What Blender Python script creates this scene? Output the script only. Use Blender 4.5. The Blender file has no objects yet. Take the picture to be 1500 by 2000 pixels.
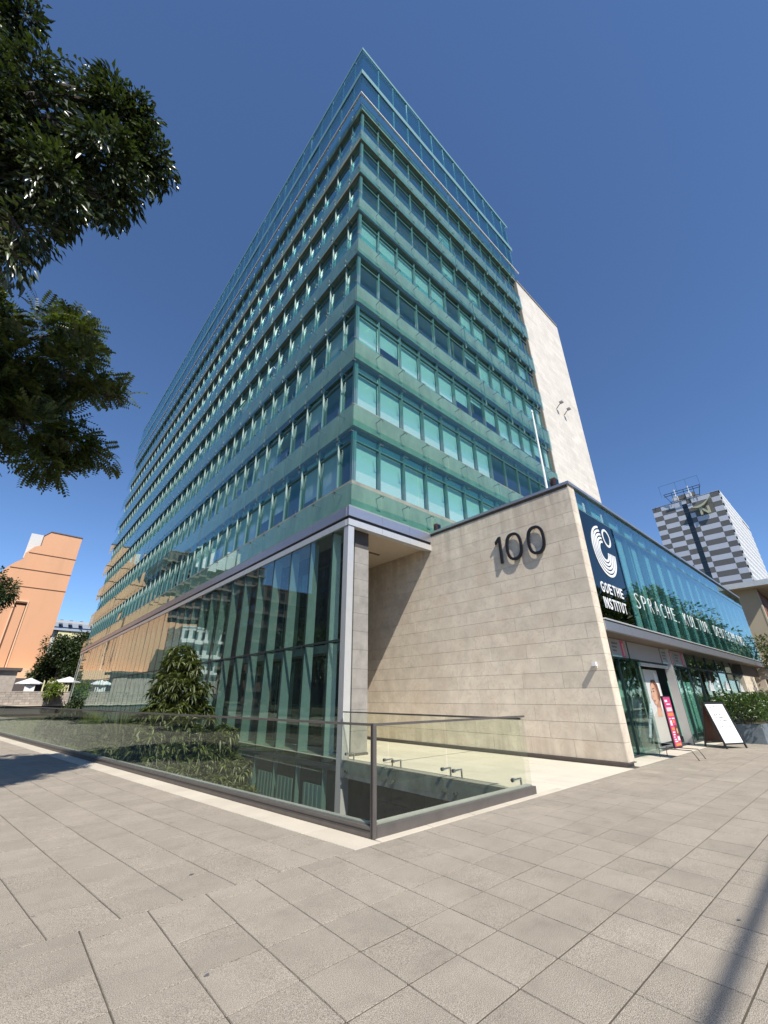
import bpy, math, random
import numpy as np
from mathutils import Matrix, Vector, Euler
random.seed(7); RNG = np.random.default_rng(7)
S = bpy.context.scene
COL = S.collection
R = math.radians

# ------------------------------------------------------------------ camera
F_, PITCH, ROLL, YAW, PCX, PCY, EYE = 789.74, 0.421086, -0.00257, 0.719470, 738.33, 1007.97, 1.55
fw = Vector((math.sin(YAW)*math.cos(PITCH), math.cos(YAW)*math.cos(PITCH), math.sin(PITCH)))
r0 = Vector((math.cos(YAW), -math.sin(YAW), 0)); u0 = r0.cross(fw)
rt = r0*math.cos(ROLL) + u0*math.sin(ROLL); up = u0*math.cos(ROLL) - r0*math.sin(ROLL)
cam_d = bpy.data.cameras.new('camera'); cam = bpy.data.objects.new('camera', cam_d); COL.objects.link(cam)
cam.matrix_world = Matrix(((rt.x, up.x, -fw.x, 0), (rt.y, up.y, -fw.y, 0), (rt.z, up.z, -fw.z, EYE), (0, 0, 0, 1)))
cam_d.sensor_fit = 'VERTICAL'; cam_d.sensor_height = 36; cam_d.sensor_width = 27
cam_d.lens = F_/2000*36
cam_d.shift_x = (750-PCX)/2000; cam_d.shift_y = (PCY-1000)/2000
cam_d.clip_start = 0.05; cam_d.clip_end = 6000
S.camera = cam
S.render.resolution_x = 768; S.render.resolution_y = 1024

# ------------------------------------------------------------------ light
SUN = Vector((0.20, 0.60, -0.775)).normalized()      # direction the light travels
world = bpy.data.worlds.new('World'); S.world = world; world.use_nodes = True
nt = world.node_tree; nt.nodes.clear()
sky = nt.nodes.new('ShaderNodeTexSky'); sky.sky_type = 'NISHITA'; sky.sun_disc = False
sky.sun_elevation = math.asin(-SUN.z); sky.sun_rotation = math.atan2(-SUN.x, -SUN.y) % (2*math.pi)
sky.altitude = 900; sky.air_density = 0.92; sky.dust_density = 0.0; sky.ozone_density = 8.0
bg = nt.nodes.new('ShaderNodeBackground'); bg.inputs['Strength'].default_value = 0.12
wo = nt.nodes.new('ShaderNodeOutputWorld')
nt.links.new(sky.outputs[0], bg.inputs[0]); nt.links.new(bg.outputs[0], wo.inputs[0])
sun_d = bpy.data.lights.new('sun', 'SUN'); sun_d.energy = 4.3; sun_d.angle = R(0.53); sun_d.color = (1.0, 0.955, 0.88)
sun = bpy.data.objects.new('sun', sun_d); COL.objects.link(sun)
sun.rotation_euler = SUN.to_track_quat('-Z', 'Y').to_euler(); sun.location = (-20, -60, 80)
S.view_settings.view_transform = 'Standard'; S.view_settings.look = 'None'
S.view_settings.exposure = 0.5; S.view_settings.gamma = 1.0; S.view_settings.use_curve_mapping = False
S.render.engine = 'CYCLES'
cy = S.cycles
cy.max_bounces = 10; cy.diffuse_bounces = 3; cy.glossy_bounces = 4; cy.transmission_bounces = 6; cy.transparent_max_bounces = 28
cy.caustics_reflective = False; cy.caustics_refractive = False
cy.use_denoising = True
cy.sample_clamp_indirect = 6

# ------------------------------------------------------------------ materials
def N(nt, t, **k):
    n = nt.nodes.new(t)
    for a, b in k.items():
        if a in n.inputs.keys(): n.inputs[a].default_value = b
        else: setattr(n, a, b)
    return n
def newmat(name):
    m = bpy.data.materials.new(name); m.use_nodes = True
    for n in list(m.node_tree.nodes):
        if n.type != 'OUTPUT_MATERIAL' and n.type != 'BSDF_PRINCIPLED': m.node_tree.nodes.remove(n)
    return m, m.node_tree, m.node_tree.nodes['Principled BSDF'], m.node_tree.nodes['Material Output']
def c4(c): return (c[0], c[1], c[2], 1.0)
def pbr(name, col, rough=0.6, metal=0.0, var=0.0, scale=4.0, spec=0.5, bump=0.0, bscale=40.0, rnd=0.0, stain=None,
        stain_amt=0.0, stain_scale=0.7, speck=0.0, stretch=(1, 1, 1), veins=None, gum=False, streak=None):
    m, nt, b, out = newmat(name)
    b.inputs['Roughness'].default_value = rough; b.inputs['Metallic'].default_value = metal
    b.inputs['Specular IOR Level'].default_value = spec
    L = nt.links
    geo = N(nt, 'ShaderNodeNewGeometry'); mp = N(nt, 'ShaderNodeMapping'); mp.inputs['Scale'].default_value = stretch
    L.new(geo.outputs['Position'], mp.inputs[0])
    cur = N(nt, 'ShaderNodeRGB'); cur.outputs[0].default_value = c4(col); o = cur.outputs[0]
    def mul(o, fac_socket, lo, hi):
        mr = N(nt, 'ShaderNodeMapRange'); mr.inputs['To Min'].default_value = lo; mr.inputs['To Max'].default_value = hi
        L.new(fac_socket, mr.inputs[0])
        mx = N(nt, 'ShaderNodeMix', data_type='RGBA', blend_type='MULTIPLY'); mx.inputs[0].default_value = 1
        L.new(o, mx.inputs[6]); L.new(mr.outputs[0], mx.inputs[7]); return mx.outputs[2]
    if var:
        n = N(nt, 'ShaderNodeTexNoise', Scale=scale, Detail=8.0, Roughness=0.62); L.new(mp.outputs[0], n.inputs[0])
        mr = N(nt, 'ShaderNodeMapRange'); mr.inputs['From Min'].default_value = .3; mr.inputs['From Max'].default_value = .7
        L.new(n.outputs[0], mr.inputs[0]); o = mul(o, mr.outputs[0], 1-var, 1+var*.6)
    if speck:
        n = N(nt, 'ShaderNodeTexNoise', Scale=190.0, Detail=2.0, Roughness=0.7); L.new(geo.outputs['Position'], n.inputs[0])
        mr = N(nt, 'ShaderNodeMapRange'); mr.inputs['From Min'].default_value = .35; mr.inputs['From Max'].default_value = .65
        L.new(n.outputs[0], mr.inputs[0]); o = mul(o, mr.outputs[0], 1-speck, 1+speck*.8)
    if rnd:
        oi = N(nt, 'ShaderNodeObjectInfo'); ad = N(nt, 'ShaderNodeMath', operation='ADD'); fr = N(nt, 'ShaderNodeMath', operation='FRACT')
        L.new(oi.outputs['Random'], ad.inputs[0]); L.new(geo.outputs['Random Per Island'], ad.inputs[1]); L.new(ad.outputs[0], fr.inputs[0])
        o = mul(o, fr.outputs[0], 1-rnd, 1+rnd)
    if stain:
        n = N(nt, 'ShaderNodeTexNoise', Scale=stain_scale, Detail=9.0, Roughness=0.68); L.new(mp.outputs[0], n.inputs[0])
        mr = N(nt, 'ShaderNodeMapRange'); mr.inputs['From Min'].default_value = .50; mr.inputs['From Max'].default_value = .72
        mr.inputs['To Max'].default_value = stain_amt
        L.new(n.outputs[0], mr.inputs[0])
        mx = N(nt, 'ShaderNodeMix', data_type='RGBA'); L.new(mr.outputs[0], mx.inputs[0]); L.new(o, mx.inputs[6]); mx.inputs[7].default_value = c4(stain)
        o = mx.outputs[2]
    if streak:
        mp3 = N(nt, 'ShaderNodeMapping'); mp3.inputs['Scale'].default_value = (3, 3, .12); L.new(geo.outputs['Position'], mp3.inputs[0])
        n = N(nt, 'ShaderNodeTexNoise', Scale=1.0, Detail=5.0, Roughness=.6); L.new(mp3.outputs[0], n.inputs[0])
        sx = N(nt, 'ShaderNodeSeparateXYZ'); L.new(geo.outputs['Position'], sx.inputs[0])
        hi = N(nt, 'ShaderNodeMapRange'); hi.inputs['From Min'].default_value = streak[0]; hi.inputs['From Max'].default_value = streak[1]; L.new(sx.outputs[2], hi.inputs[0])
        lo_ = N(nt, 'ShaderNodeMapRange'); lo_.inputs['From Min'].default_value = .9; lo_.inputs['From Max'].default_value = .1; L.new(sx.outputs[2], lo_.inputs[0])
        ad2 = N(nt, 'ShaderNodeMath', operation='MAXIMUM'); L.new(hi.outputs[0], ad2.inputs[0]); L.new(lo_.outputs[0], ad2.inputs[1])
        ms = N(nt, 'ShaderNodeMapRange'); ms.inputs['From Min'].default_value = .42; ms.inputs['From Max'].default_value = .62; L.new(n.outputs[0], ms.inputs[0])
        ml = N(nt, 'ShaderNodeMath', operation='MULTIPLY'); L.new(ms.outputs[0], ml.inputs[0]); L.new(ad2.outputs[0], ml.inputs[1])
        m3 = N(nt, 'ShaderNodeMath', operation='MULTIPLY'); L.new(ml.outputs[0], m3.inputs[0]); m3.inputs[1].default_value = .42
        mx = N(nt, 'ShaderNodeMix', data_type='RGBA'); L.new(m3.outputs[0], mx.inputs[0]); L.new(o, mx.inputs[6]); mx.inputs[7].default_value = (.30, .235, .17, 1)
        o = mx.outputs[2]
    if veins:
        n = N(nt, 'ShaderNodeTexNoise', Scale=2.3, Detail=7.0, Roughness=0.6, Distortion=1.2); L.new(mp.outputs[0], n.inputs[0])
        a = N(nt, 'ShaderNodeMath', operation='SUBTRACT'); a.inputs[1].default_value = .5; L.new(n.outputs[0], a.inputs[0])
        ab = N(nt, 'ShaderNodeMath', operation='ABSOLUTE'); L.new(a.outputs[0], ab.inputs[0])
        mr = N(nt, 'ShaderNodeMapRange'); mr.inputs['From Min'].default_value = 0; mr.inputs['From Max'].default_value = .025
        mr.inputs['To Min'].default_value = .38; mr.inputs['To Max'].default_value = 0; L.new(ab.outputs[0], mr.inputs[0])
        mx = N(nt, 'ShaderNodeMix', data_type='RGBA'); L.new(mr.outputs[0], mx.inputs[0]); L.new(o, mx.inputs[6]); mx.inputs[7].default_value = c4(veins)
        o = mx.outputs[2]
    if gum:
        vo = N(nt, 'ShaderNodeTexVoronoi', Scale=1.9); L.new(geo.outputs['Position'], vo.inputs['Vector'])
        mr = N(nt, 'ShaderNodeMapRange'); mr.inputs['From Min'].default_value = .018; mr.inputs['From Max'].default_value = .035
        mr.inputs['To Min'].default_value = .6; mr.inputs['To Max'].default_value = 0; L.new(vo.outputs['Distance'], mr.inputs[0])
        mx = N(nt, 'ShaderNodeMix', data_type='RGBA'); L.new(mr.outputs[0], mx.inputs[0]); L.new(o, mx.inputs[6]); mx.inputs[7].default_value = (.12, .10, .085, 1)
        o = mx.outputs[2]
        # grime that gathers in blotches along the main joints
        wv = N(nt, 'ShaderNodeTexNoise', Scale=3.2, Detail=6.0, Roughness=.7); mp2 = N(nt, 'ShaderNodeMapping'); mp2.inputs['Scale'].default_value = (.8, 1.6, 1)
        L.new(geo.outputs['Position'], mp2.inputs[0]); L.new(mp2.outputs[0], wv.inputs[0])
        mr = N(nt, 'ShaderNodeMapRange'); mr.inputs['From Min'].default_value = .53; mr.inputs['From Max'].default_value = .68
        mr.inputs['To Max'].default_value = .20; L.new(wv.outputs[0], mr.inputs[0])
        mx = N(nt, 'ShaderNodeMix', data_type='RGBA'); L.new(mr.outputs[0], mx.inputs[0]); L.new(o, mx.inputs[6]); mx.inputs[7].default_value = (.17, .14, .115, 1)
        o = mx.outputs[2]
    L.new(o, b.inputs['Base Color'])
    if bump:
        n = N(nt, 'ShaderNodeTexNoise', Scale=bscale, Detail=5.0); L.new(geo.outputs['Position'], n.inputs[0])
        bp = N(nt, 'ShaderNodeBump', Strength=bump, Distance=0.01); L.new(n.outputs[0], bp.inputs['Height']); L.new(bp.outputs[0], b.inputs['Normal'])
    return m
def glass(name, tint, r0=0.04, power=5.0, rough=0.0, wave=0.0, wscale=0.6, dirt=0.0, rmax=1.0):
    """thin architectural glass: tinted see-through with an angle-dependent mirror reflection"""
    m, nt, b, out = newmat(name); nt.nodes.remove(b); L = nt.links
    tr = N(nt, 'ShaderNodeBsdfTransparent'); tr.inputs[0].default_value = c4(tint)
    gl = N(nt, 'ShaderNodeBsdfGlossy'); gl.inputs['Roughness'].default_value = rough; gl.inputs[0].default_value = (.84, .95, .94, 1)
    lw = N(nt, 'ShaderNodeLayerWeight'); lw.inputs['Blend'].default_value = .5
    pw = N(nt, 'ShaderNodeMath', operation='POWER'); pw.inputs[1].default_value = power; L.new(lw.outputs['Facing'], pw.inputs[0])
    mr = N(nt, 'ShaderNodeMapRange'); mr.inputs['To Min'].default_value = r0; mr.inputs['To Max'].default_value = rmax; L.new(pw.outputs[0], mr.inputs[0])
    geo = N(nt, 'ShaderNodeNewGeometry')
    if wave:
        n = N(nt, 'ShaderNodeTexNoise', Scale=wscale, Detail=1.5); L.new(geo.outputs['Position'], n.inputs[0])
        bp = N(nt, 'ShaderNodeBump', Strength=wave, Distance=0.05); L.new(n.outputs[0], bp.inputs['Height'])
        L.new(bp.outputs[0], gl.inputs['Normal'])
    mx = N(nt, 'ShaderNodeMixShader'); L.new(mr.outputs[0], mx.inputs[0]); L.new(tr.outputs[0], mx.inputs[1]); L.new(gl.outputs[0], mx.inputs[2])
    o = mx.outputs[0]
    if dirt:
        df = N(nt, 'ShaderNodeBsdfDiffuse'); df.inputs[0].default_value = (.55, .6, .55, 1)
        mp = N(nt, 'ShaderNodeMapping'); mp.inputs['Scale'].default_value = (6, 6, .8); L.new(geo.outputs['Position'], mp.inputs[0])
        n = N(nt, 'ShaderNodeTexNoise', Scale=1.0, Detail=6.0); L.new(mp.outputs[0], n.inputs[0])
        mr2 = N(nt, 'ShaderNodeMapRange'); mr2.inputs['From Min'].default_value = .3; mr2.inputs['From Max'].default_value = .8
        mr2.inputs['To Min'].default_value = dirt*.4; mr2.inputs['To Max'].default_value = dirt*1.5; L.new(n.outputs[0], mr2.inputs[0])
        m2 = N(nt, 'ShaderNodeMixShader'); L.new(mr2.outputs[0], m2.inputs[0]); L.new(o, m2.inputs[1]); L.new(df.outputs[0], m2.inputs[2]); o = m2.outputs[0]
    L.new(o, out.inputs['Surface']); return m
def leafmat(name, col, rough=0.4, trans=0.35, spec=0.5):
    m, nt, b, out = newmat(name); L = nt.links
    geo = N(nt, 'ShaderNodeNewGeometry')
    cr = N(nt, 'ShaderNodeValToRGB'); e = cr.color_ramp.elements
    e[0].color = c4([x*.55 for x in col]); e[1].color = c4([min(1, x*1.7) for x in col]); e[1].position = 1
    x = e.new(.5); x.color = c4(col)
    L.new(geo.outputs['Random Per Island'], cr.inputs[0]); L.new(cr.outputs[0], b.inputs['Base Color'])
    b.inputs['Roughness'].default_value = rough; b.inputs['Specular IOR Level'].default_value = spec
    tl = N(nt, 'ShaderNodeBsdfTranslucent'); mx = N(nt, 'ShaderNodeMixShader'); mx.inputs[0].default_value = trans
    mm = N(nt, 'ShaderNodeMix', data_type='RGBA', blend_type='MULTIPLY'); mm.inputs[0].default_value = 1; L.new(cr.outputs[0], mm.inputs[6]); mm.inputs[7].default_value = (1.3, 1.5, .5, 1)
    L.new(mm.outputs[2], tl.inputs[0]); L.new(b.outputs[0], mx.inputs[1]); L.new(tl.outputs[0], mx.inputs[2]); L.new(mx.outputs[0], out.inputs['Surface'])
    return m

M = {}
M['paver'] = pbr('paver', (.405, .350, .280), .92, var=.10, scale=1.7, spec=.2, bump=.9, bscale=150, rnd=.055, speck=.6, stain=(.19, .165, .135), stain_amt=.28, stain_scale=1.3, gum=True)
M['paver_far'] = pbr('paver_far', (.37, .325, .27), .9, var=.14, scale=1.3, spec=.25, rnd=.08, speck=.1)
M['joint'] = pbr('joint', (.11, .095, .076), .95, var=.3, scale=6, spec=.1)
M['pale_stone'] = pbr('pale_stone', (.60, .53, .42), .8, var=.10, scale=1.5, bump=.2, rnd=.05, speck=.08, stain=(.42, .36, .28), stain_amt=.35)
M['plaza_stone'] = pbr('plaza_stone', (.64, .57, .46), .75, var=.12, scale=1.1, rnd=.04, stain=(.46, .39, .30), stain_amt=.5, stretch=(1, .35, 1))
M['travertine'] = pbr('travertine', (.79, .685, .535), .62, var=.15, scale=2.2, bump=.12, rnd=.055, stain=(.66, .50, .36), stain_amt=.6, stain_scale=.9, veins=(.50, .42, .33), spec=.4, streak=(5.2, 7.6))
M['travertine_joint'] = pbr('travertine_joint', (.16, .12, .09), .9)
M['slab_stone'] = pbr('slab_stone', (.72, .65, .55), .7, var=.10, scale=1.1, rnd=.07, stain=(.64, .57, .48), stain_amt=.35, stain_scale=.25)
M['slab_joint'] = pbr('slab_joint', (.30, .26, .21), .9)
M['concrete'] = pbr('concrete', (.40, .39, .35), .85, var=.16, scale=1.6, bump=.2, stain=(.26, .26, .23), stain_amt=.4, stain_scale=.9)
M['spandrel'] = pbr('spandrel', (.30, .30, .24), .85, var=.24, scale=1.3, bump=.2, stain=(.17, .17, .145), stain_amt=.6, stain_scale=.8, stretch=(1.4, 1.4, .5))
M['concrete_edge'] = pbr('concrete_edge', (.30, .30, .26), .9, var=.3, scale=2.5, bump=.4, stain=(.12, .12, .10), stain_amt=.7, stain_scale=1.6)
M['column_stone'] = pbr('column_stone', (.31, .29, .26), .85, var=.22, scale=3, bump=.3, speck=.3)
M['dark_stone'] = pbr('dark_stone', (.075, .065, .06), .7, var=.2)
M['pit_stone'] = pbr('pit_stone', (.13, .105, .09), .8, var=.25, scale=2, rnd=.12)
M['aluminium'] = pbr('aluminium', (.47, .47, .50), .38, metal=.75, var=.05, scale=1.5)
M['alu_light'] = pbr('alu_light', (.66, .65, .62), .4, metal=.45, var=.05)
M['alu_dark'] = pbr('alu_dark', (.05, .07, .075), .45, metal=.5)
M['frame_teal'] = pbr('frame_teal', (.16, .26, .265), .4, metal=.4)
M['mullion_pale'] = pbr('mullion_pale', (.42, .54, .52), .5, metal=.1)
M['post_pale'] = pbr('post_pale', (.72, .84, .82), .5)
M['clip_metal'] = pbr('clip_metal', (.22, .24, .24), .45, metal=.6)
M['bronze'] = pbr('bronze', (.17, .15, .135), .5, metal=.5, var=.12, scale=6)
M['black'] = pbr('black', (.018, .018, .02), .45)
M['black_metal'] = pbr('black_metal', (.03, .03, .035), .4, metal=.4)
M['steel'] = pbr('steel', (.55, .54, .52), .25, metal=1.0)
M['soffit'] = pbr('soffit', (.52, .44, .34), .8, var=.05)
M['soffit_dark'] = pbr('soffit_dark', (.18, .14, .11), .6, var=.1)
M['blind'] = pbr('blind', (.80, .84, .80), .8, var=.03, rnd=.05)
M['blind_glow'] = pbr('blind_glow', (.45, .74, .65), .75, var=.06)
M['blind_box'] = pbr('blind_box', (.50, .68, .68), .75, var=.06, rnd=.08)
M['interior'] = pbr('interior', (.18, .19, .19), .9)
M['ceiling'] = pbr('ceiling', (.32, .33, .32), .9); M['frit'] = pbr('frit', (.20, .35, .34), .35)
M['white'] = pbr('white', (.82, .81, .78), .5)
M['letter_white'] = pbr('letter_white', (.88, .88, .86), .5)
M['glass_skin'] = glass('glass_skin', (.73, .925, .87), .05, 4.6, wave=.05, wscale=.8, dirt=.006)
M['glass_crown'] = glass('glass_crown', (.50, .74, .73), .05, 4.8, wave=.03, wscale=.8, dirt=.006)
M['glass_window'] = glass('glass_window', (.87, .965, .95), .13, 4.6, wave=.03, wscale=1.2)
M['glass_lower'] = glass('glass_lower', (.82, .91, .87), .065, 4.0, wave=.05, wscale=.8, dirt=.012)
M['glass_shop'] = glass('glass_shop', (.80, .92, .88), .07, 4.6, wave=.04, wscale=.8)
M['glass_box'] = glass('glass_box', (.74, .89, .87), .10, 4.4, wave=.05, wscale=.8)
M['glass_rail'] = glass('glass_rail', (.965, .982, .95), .03, 5.0, dirt=.003, wave=.0)
M['glass_sign'] = glass('glass_sign', (.05, .06, .07), .05, 4.6, wave=.04, wscale=.8)
M['glass_dark'] = glass('glass_dark', (.18, .22, .22), .10, 4.0)
M['fin_glass'] = pbr('fin_glass', (.56, .68, .64), .3, spec=.5, var=.08)
M['asphalt'] = pbr('asphalt', (.05, .05, .052), .9, var=.2, speck=.3)
M['orange'] = pbr('orange', (.70, .38, .215), .85, var=.10, scale=.35, bump=.1, stain=(.60, .30, .16), stain_amt=.45, stain_scale=.35, stretch=(1, 1, .18))
M['orange_pale'] = pbr('orange_trim', (.80, .52, .33), .85, var=.06)  # paler orange on the niche surround and the annex
M['orange_dark'] = pbr('orange_groove', (.16, .07, .04), .9)
M['brick_brown'] = pbr('brick_brown', (.13, .085, .07), .9, var=.15, rnd=.1)
M['window_dark'] = pbr('window_dark', (.02, .03, .035), .15)
M['cream'] = pbr('cream', (.72, .66, .36), .8, var=.05)
M['grey_roof'] = pbr('grey_roof', (.22, .26, .32), .6)
M['granite'] = pbr('granite', (.42, .36, .31), .9, var=.2, scale=3, bump=.6, bscale=10, rnd=.16)
M['granite_dark'] = pbr('granite_dark', (.10, .085, .08), .9)
M['beige'] = pbr('beige', (.50, .43, .31), .85, var=.06, scale=.6)
M['brick_dark'] = pbr('brick_dark', (.10, .055, .045), .9, var=.15)
M['brick_red'] = pbr('brick_red', (.26, .10, .06), .9, rnd=.2, var=.1)
M['hotel_light'] = pbr('hotel_light', (.62, .63, .66), .7, rnd=.03, var=.04, scale=.4)
M['hotel_dark'] = pbr('hotel_dark', (.15, .145, .13), .7, rnd=.08, var=.04, scale=.4)
M['gold'] = pbr('gold', (.62, .58, .36), .4, metal=.2)
M['soil'] = pbr('soil', (.09, .07, .045), .95, var=.3)
M['grass'] = leafmat('grass', (.10, .16, .025), .6, .3)
M['bark'] = pbr('bark', (.10, .08, .06), .9, var=.3, scale=6, bump=.6, bscale=20)
M['leaf_gloss'] = leafmat('leaf_gloss', (.050, .066, .022), .30, .16, 1.0)
M['leaf_pinnate'] = leafmat('leaf_pinnate', (.080, .100, .026), .45, .30)
M['leaf_bush'] = leafmat('leaf_bush', (.080, .096, .030), .42, .28)
M['leaf_dark'] = leafmat('leaf_dark', (.035, .055, .015), .5, .2)
M['leaf_hedge'] = leafmat('leaf_hedge', (.06, .10, .018), .3, .2, .7)
M['leaf_yellow'] = leafmat('leaf_yellow', (.17, .22, .04), .45, .3)
M['pink'] = pbr('pink', (.62, .05, .18), .5)
M['orange_print'] = pbr('orange_print', (.80, .27, .06), .5)
M['skin'] = pbr('skin', (.62, .36, .24), .6)
M['skin_shade'] = pbr('skin_tone_dark', (.44, .22, .14), .6)
M['hair'] = pbr('hair', (.16, .06, .03), .6)
M['cloth_grey'] = pbr('cloth_grey', (.50, .48, .42), .8)
M['lip'] = pbr('lip', (.40, .12, .10), .5)
M['poster_bg'] = pbr('poster_bg', (.60, .60, .58), .6)
M['poster_dim'] = pbr('poster_dim', (.33, .31, .29), .7)
M['brown_board'] = pbr('brown_board', (.14, .05, .03), .5)
M['ink'] = pbr('ink', (.12, .12, .13), .6)
M['grey_ink'] = pbr('grey_ink', (.35, .34, .34), .6)
M['planter_grey'] = pbr('planter_grey', (.15, .18, .20), .7, var=.15, stain=(.3, .3, .3), stain_amt=.5, stain_scale=3)
M['navy'] = pbr('navy', (.02, .03, .07), .8)
M['rust'] = pbr('rust', (.10, .05, .04), .7)

# ------------------------------------------------------------------ mesh building
class MB:
    def __init__(s): s.v = []; s.f = []; s.m = []; s.mats = []; s.n = 0
    def mi(s, mat):
        mat = M[mat] if isinstance(mat, str) else mat
        if mat not in s.mats: s.mats.append(mat)
        return s.mats.index(mat)
    def raw(s, V, Fc, mat):
        V = np.asarray(V, float).reshape(-1, 3); i = s.mi(mat)
        s.v.append(V)
        for f in Fc: s.f.append([a+s.n for a in f]); s.m.append(i)
        s.n += len(V); return s
    def box(s, x0, x1, y0, y1, z0, z1, mat):
        if x0 > x1: x0, x1 = x1, x0
        if y0 > y1: y0, y1 = y1, y0
        if z0 > z1: z0, z1 = z1, z0
        V = [(x0, y0, z0), (x1, y0, z0), (x1, y1, z0), (x0, y1, z0), (x0, y0, z1), (x1, y0, z1), (x1, y1, z1), (x0, y1, z1)]
        return s.raw(V, [(0, 3, 2, 1), (4, 5, 6, 7), (0, 1, 5, 4), (1, 2, 6, 5), (2, 3, 7, 6), (3, 0, 4, 7)], mat)
    def prism(s, poly, vec, mat):
        """poly: 3D points (planar), extruded along vec"""
        P = [Vector(p) for p in poly]; vec = Vector(vec); n = len(P)
        nr = Vector((0, 0, 0))
        for i in range(n): nr += (P[i]).cross(P[(i+1) % n])
        if nr.dot(vec) > 0: P = P[::-1]
        V = [tuple(p) for p in P] + [tuple(p+vec) for p in P]
        Fc = [tuple(range(n)), tuple(range(2*n-1, n-1, -1))] + [(i, n+i, n+(i+1) % n, (i+1) % n)[::1] for i in range(n)]
        Fc = [Fc[0], Fc[1]] + [(i, n+i, n+(i+1) % n, (i+1) % n) for i in range(n)]
        return s.raw(V, Fc, mat)
    def tube(s, pts, rad, mat, seg=8, cap=True):
        pts = [Vector(p) for p in pts]; n = len(pts)
        rr = rad if isinstance(rad, (list, tuple)) else [rad]*n
        V = []; Fc = []
        for i, p in enumerate(pts):
            d = (pts[min(i+1, n-1)]-pts[max(i-1, 0)]).normalized()
            a = d.cross(Vector((0, 0, 1)))
            if a.length < .05: a = d.cross(Vector((1, 0, 0)))
            a.normalize(); b = d.cross(a)
            for k in range(seg):
                t = 2*math.pi*k/seg; V.append(tuple(p+(a*math.cos(t)+b*math.sin(t))*rr[i]))
        for i in range(n-1):
            for k in range(seg):
                Fc.append((i*seg+k, i*seg+(k+1) % seg, (i+1)*seg+(k+1) % seg, (i+1)*seg+k))
        if cap: Fc.append(tuple(range(seg-1, -1, -1))); Fc.append(tuple((n-1)*seg+k for k in range(seg)))
        return s.raw(V, Fc, mat)
    def bar(s, a, b, w, h, mat):
        a = Vector(a); b = Vector(b); d = (b-a).normalized(); x = d.cross(Vector((0, 0, 1)))
        if x.length < .05: x = Vector((1, 0, 0))
        x.normalize(); z = x.cross(d)
        P = [a-x*w/2-z*h/2, a+x*w/2-z*h/2, a+x*w/2+z*h/2, a-x*w/2+z*h/2]
        return s.prism(P, b-a, mat)
    def add(s, o, mx=None):
        idx = [s.mi(m) for m in o.mats]
        V = np.concatenate(o.v) if o.v else np.zeros((0, 3))
        if mx is not None:
            A = np.array(mx); V = V @ A[:3, :3].T + A[:3, 3]
        s.v.append(V)
        n = s.n
        s.f.extend([[a+n for a in f] for f in o.f]); s.m.extend([idx[k] for k in o.m]); s.n += len(V); return s
    def mesh(s, name):
        me = bpy.data.meshes.new(name); V = np.concatenate(s.v) if s.v else np.zeros((0, 3))
        me.from_pydata(V.tolist(), [], s.f)
        for m in s.mats: me.materials.append(m)
        me.polygons.foreach_set('material_index', s.m); me.update(); return me
def tag(o, label=None, cat=None, group=None, kind=None):
    if label: o['label'] = label
    if cat: o['category'] = cat
    if group: o['group'] = group
    if kind: o['kind'] = kind
    return o
def link(name, me, parent=None, mx=None, kind=None):
    o = bpy.data.objects.new(name, me); COL.objects.link(o)
    if parent is not None: o.parent = parent
    if mx is not None: o.matrix_local = mx
    if kind: o['kind'] = kind
    return o
def obj(name, mb, parent=None, mx=None, kind=None): return link(name, mb.mesh(name), parent, mx, kind)
def thing(name, label, cat, loc=(0, 0, 0), rz=0, group=None):
    o = bpy.data.objects.new(name, None); COL.objects.link(o); o.location = loc; o.rotation_euler = (0, 0, rz); o.empty_display_size = .2
    return tag(o, label, cat, group)
def T(x, y, z): return Matrix.Translation((x, y, z))
def RZ(a): return Matrix.Rotation(a, 4, 'Z')
def seen(c, size):
    """about how large a piece shows in the view: 0 when outside it"""
    q = Vector(c)-Vector((0, 0, EYE)); d = q.dot(fw)
    if d < .2: return 0
    x = PCX+F_*q.dot(rt)/d; y = PCY-F_*q.dot(up)/d; m = size*F_/d
    if x < -m or x > 1500+m or y < -m or y > 2000+m: return size/(1000+d)
    return m
_cache = {}
def pieces(name, lst, parent, size=1.0, limit=300, min_px=9, world=Matrix.Identity(4)):
    """lst: (template MB, matrix). The largest in view become parts; the rest one joined part of kind stuff"""
    sc = []
    for i, (tmpl, mx) in enumerate(lst):
        V = tmpl.v[0] if len(tmpl.v) == 1 else np.concatenate(tmpl.v)
        c = Vector(V.mean(0)); sc.append((seen(world @ (mx @ c), size), i))
    sc.sort(reverse=True)
    keep = [i for m, i in sc[:limit] if m >= min_px]; ks = set(keep); out = []
    for i in keep:
        tmpl, mx = lst[i]
        if id(tmpl) not in _cache: _cache[id(tmpl)] = (tmpl, tmpl.mesh(name))
        out.append((i, link(name, _cache[id(tmpl)][1], parent, mx)))
    rest = [i for m, i in sc if i not in ks]
    if rest:
        big = MB()
        for i in rest: big.add(lst[i][0], lst[i][1])
        obj(name, big, parent, kind='stuff')
    return out

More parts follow.
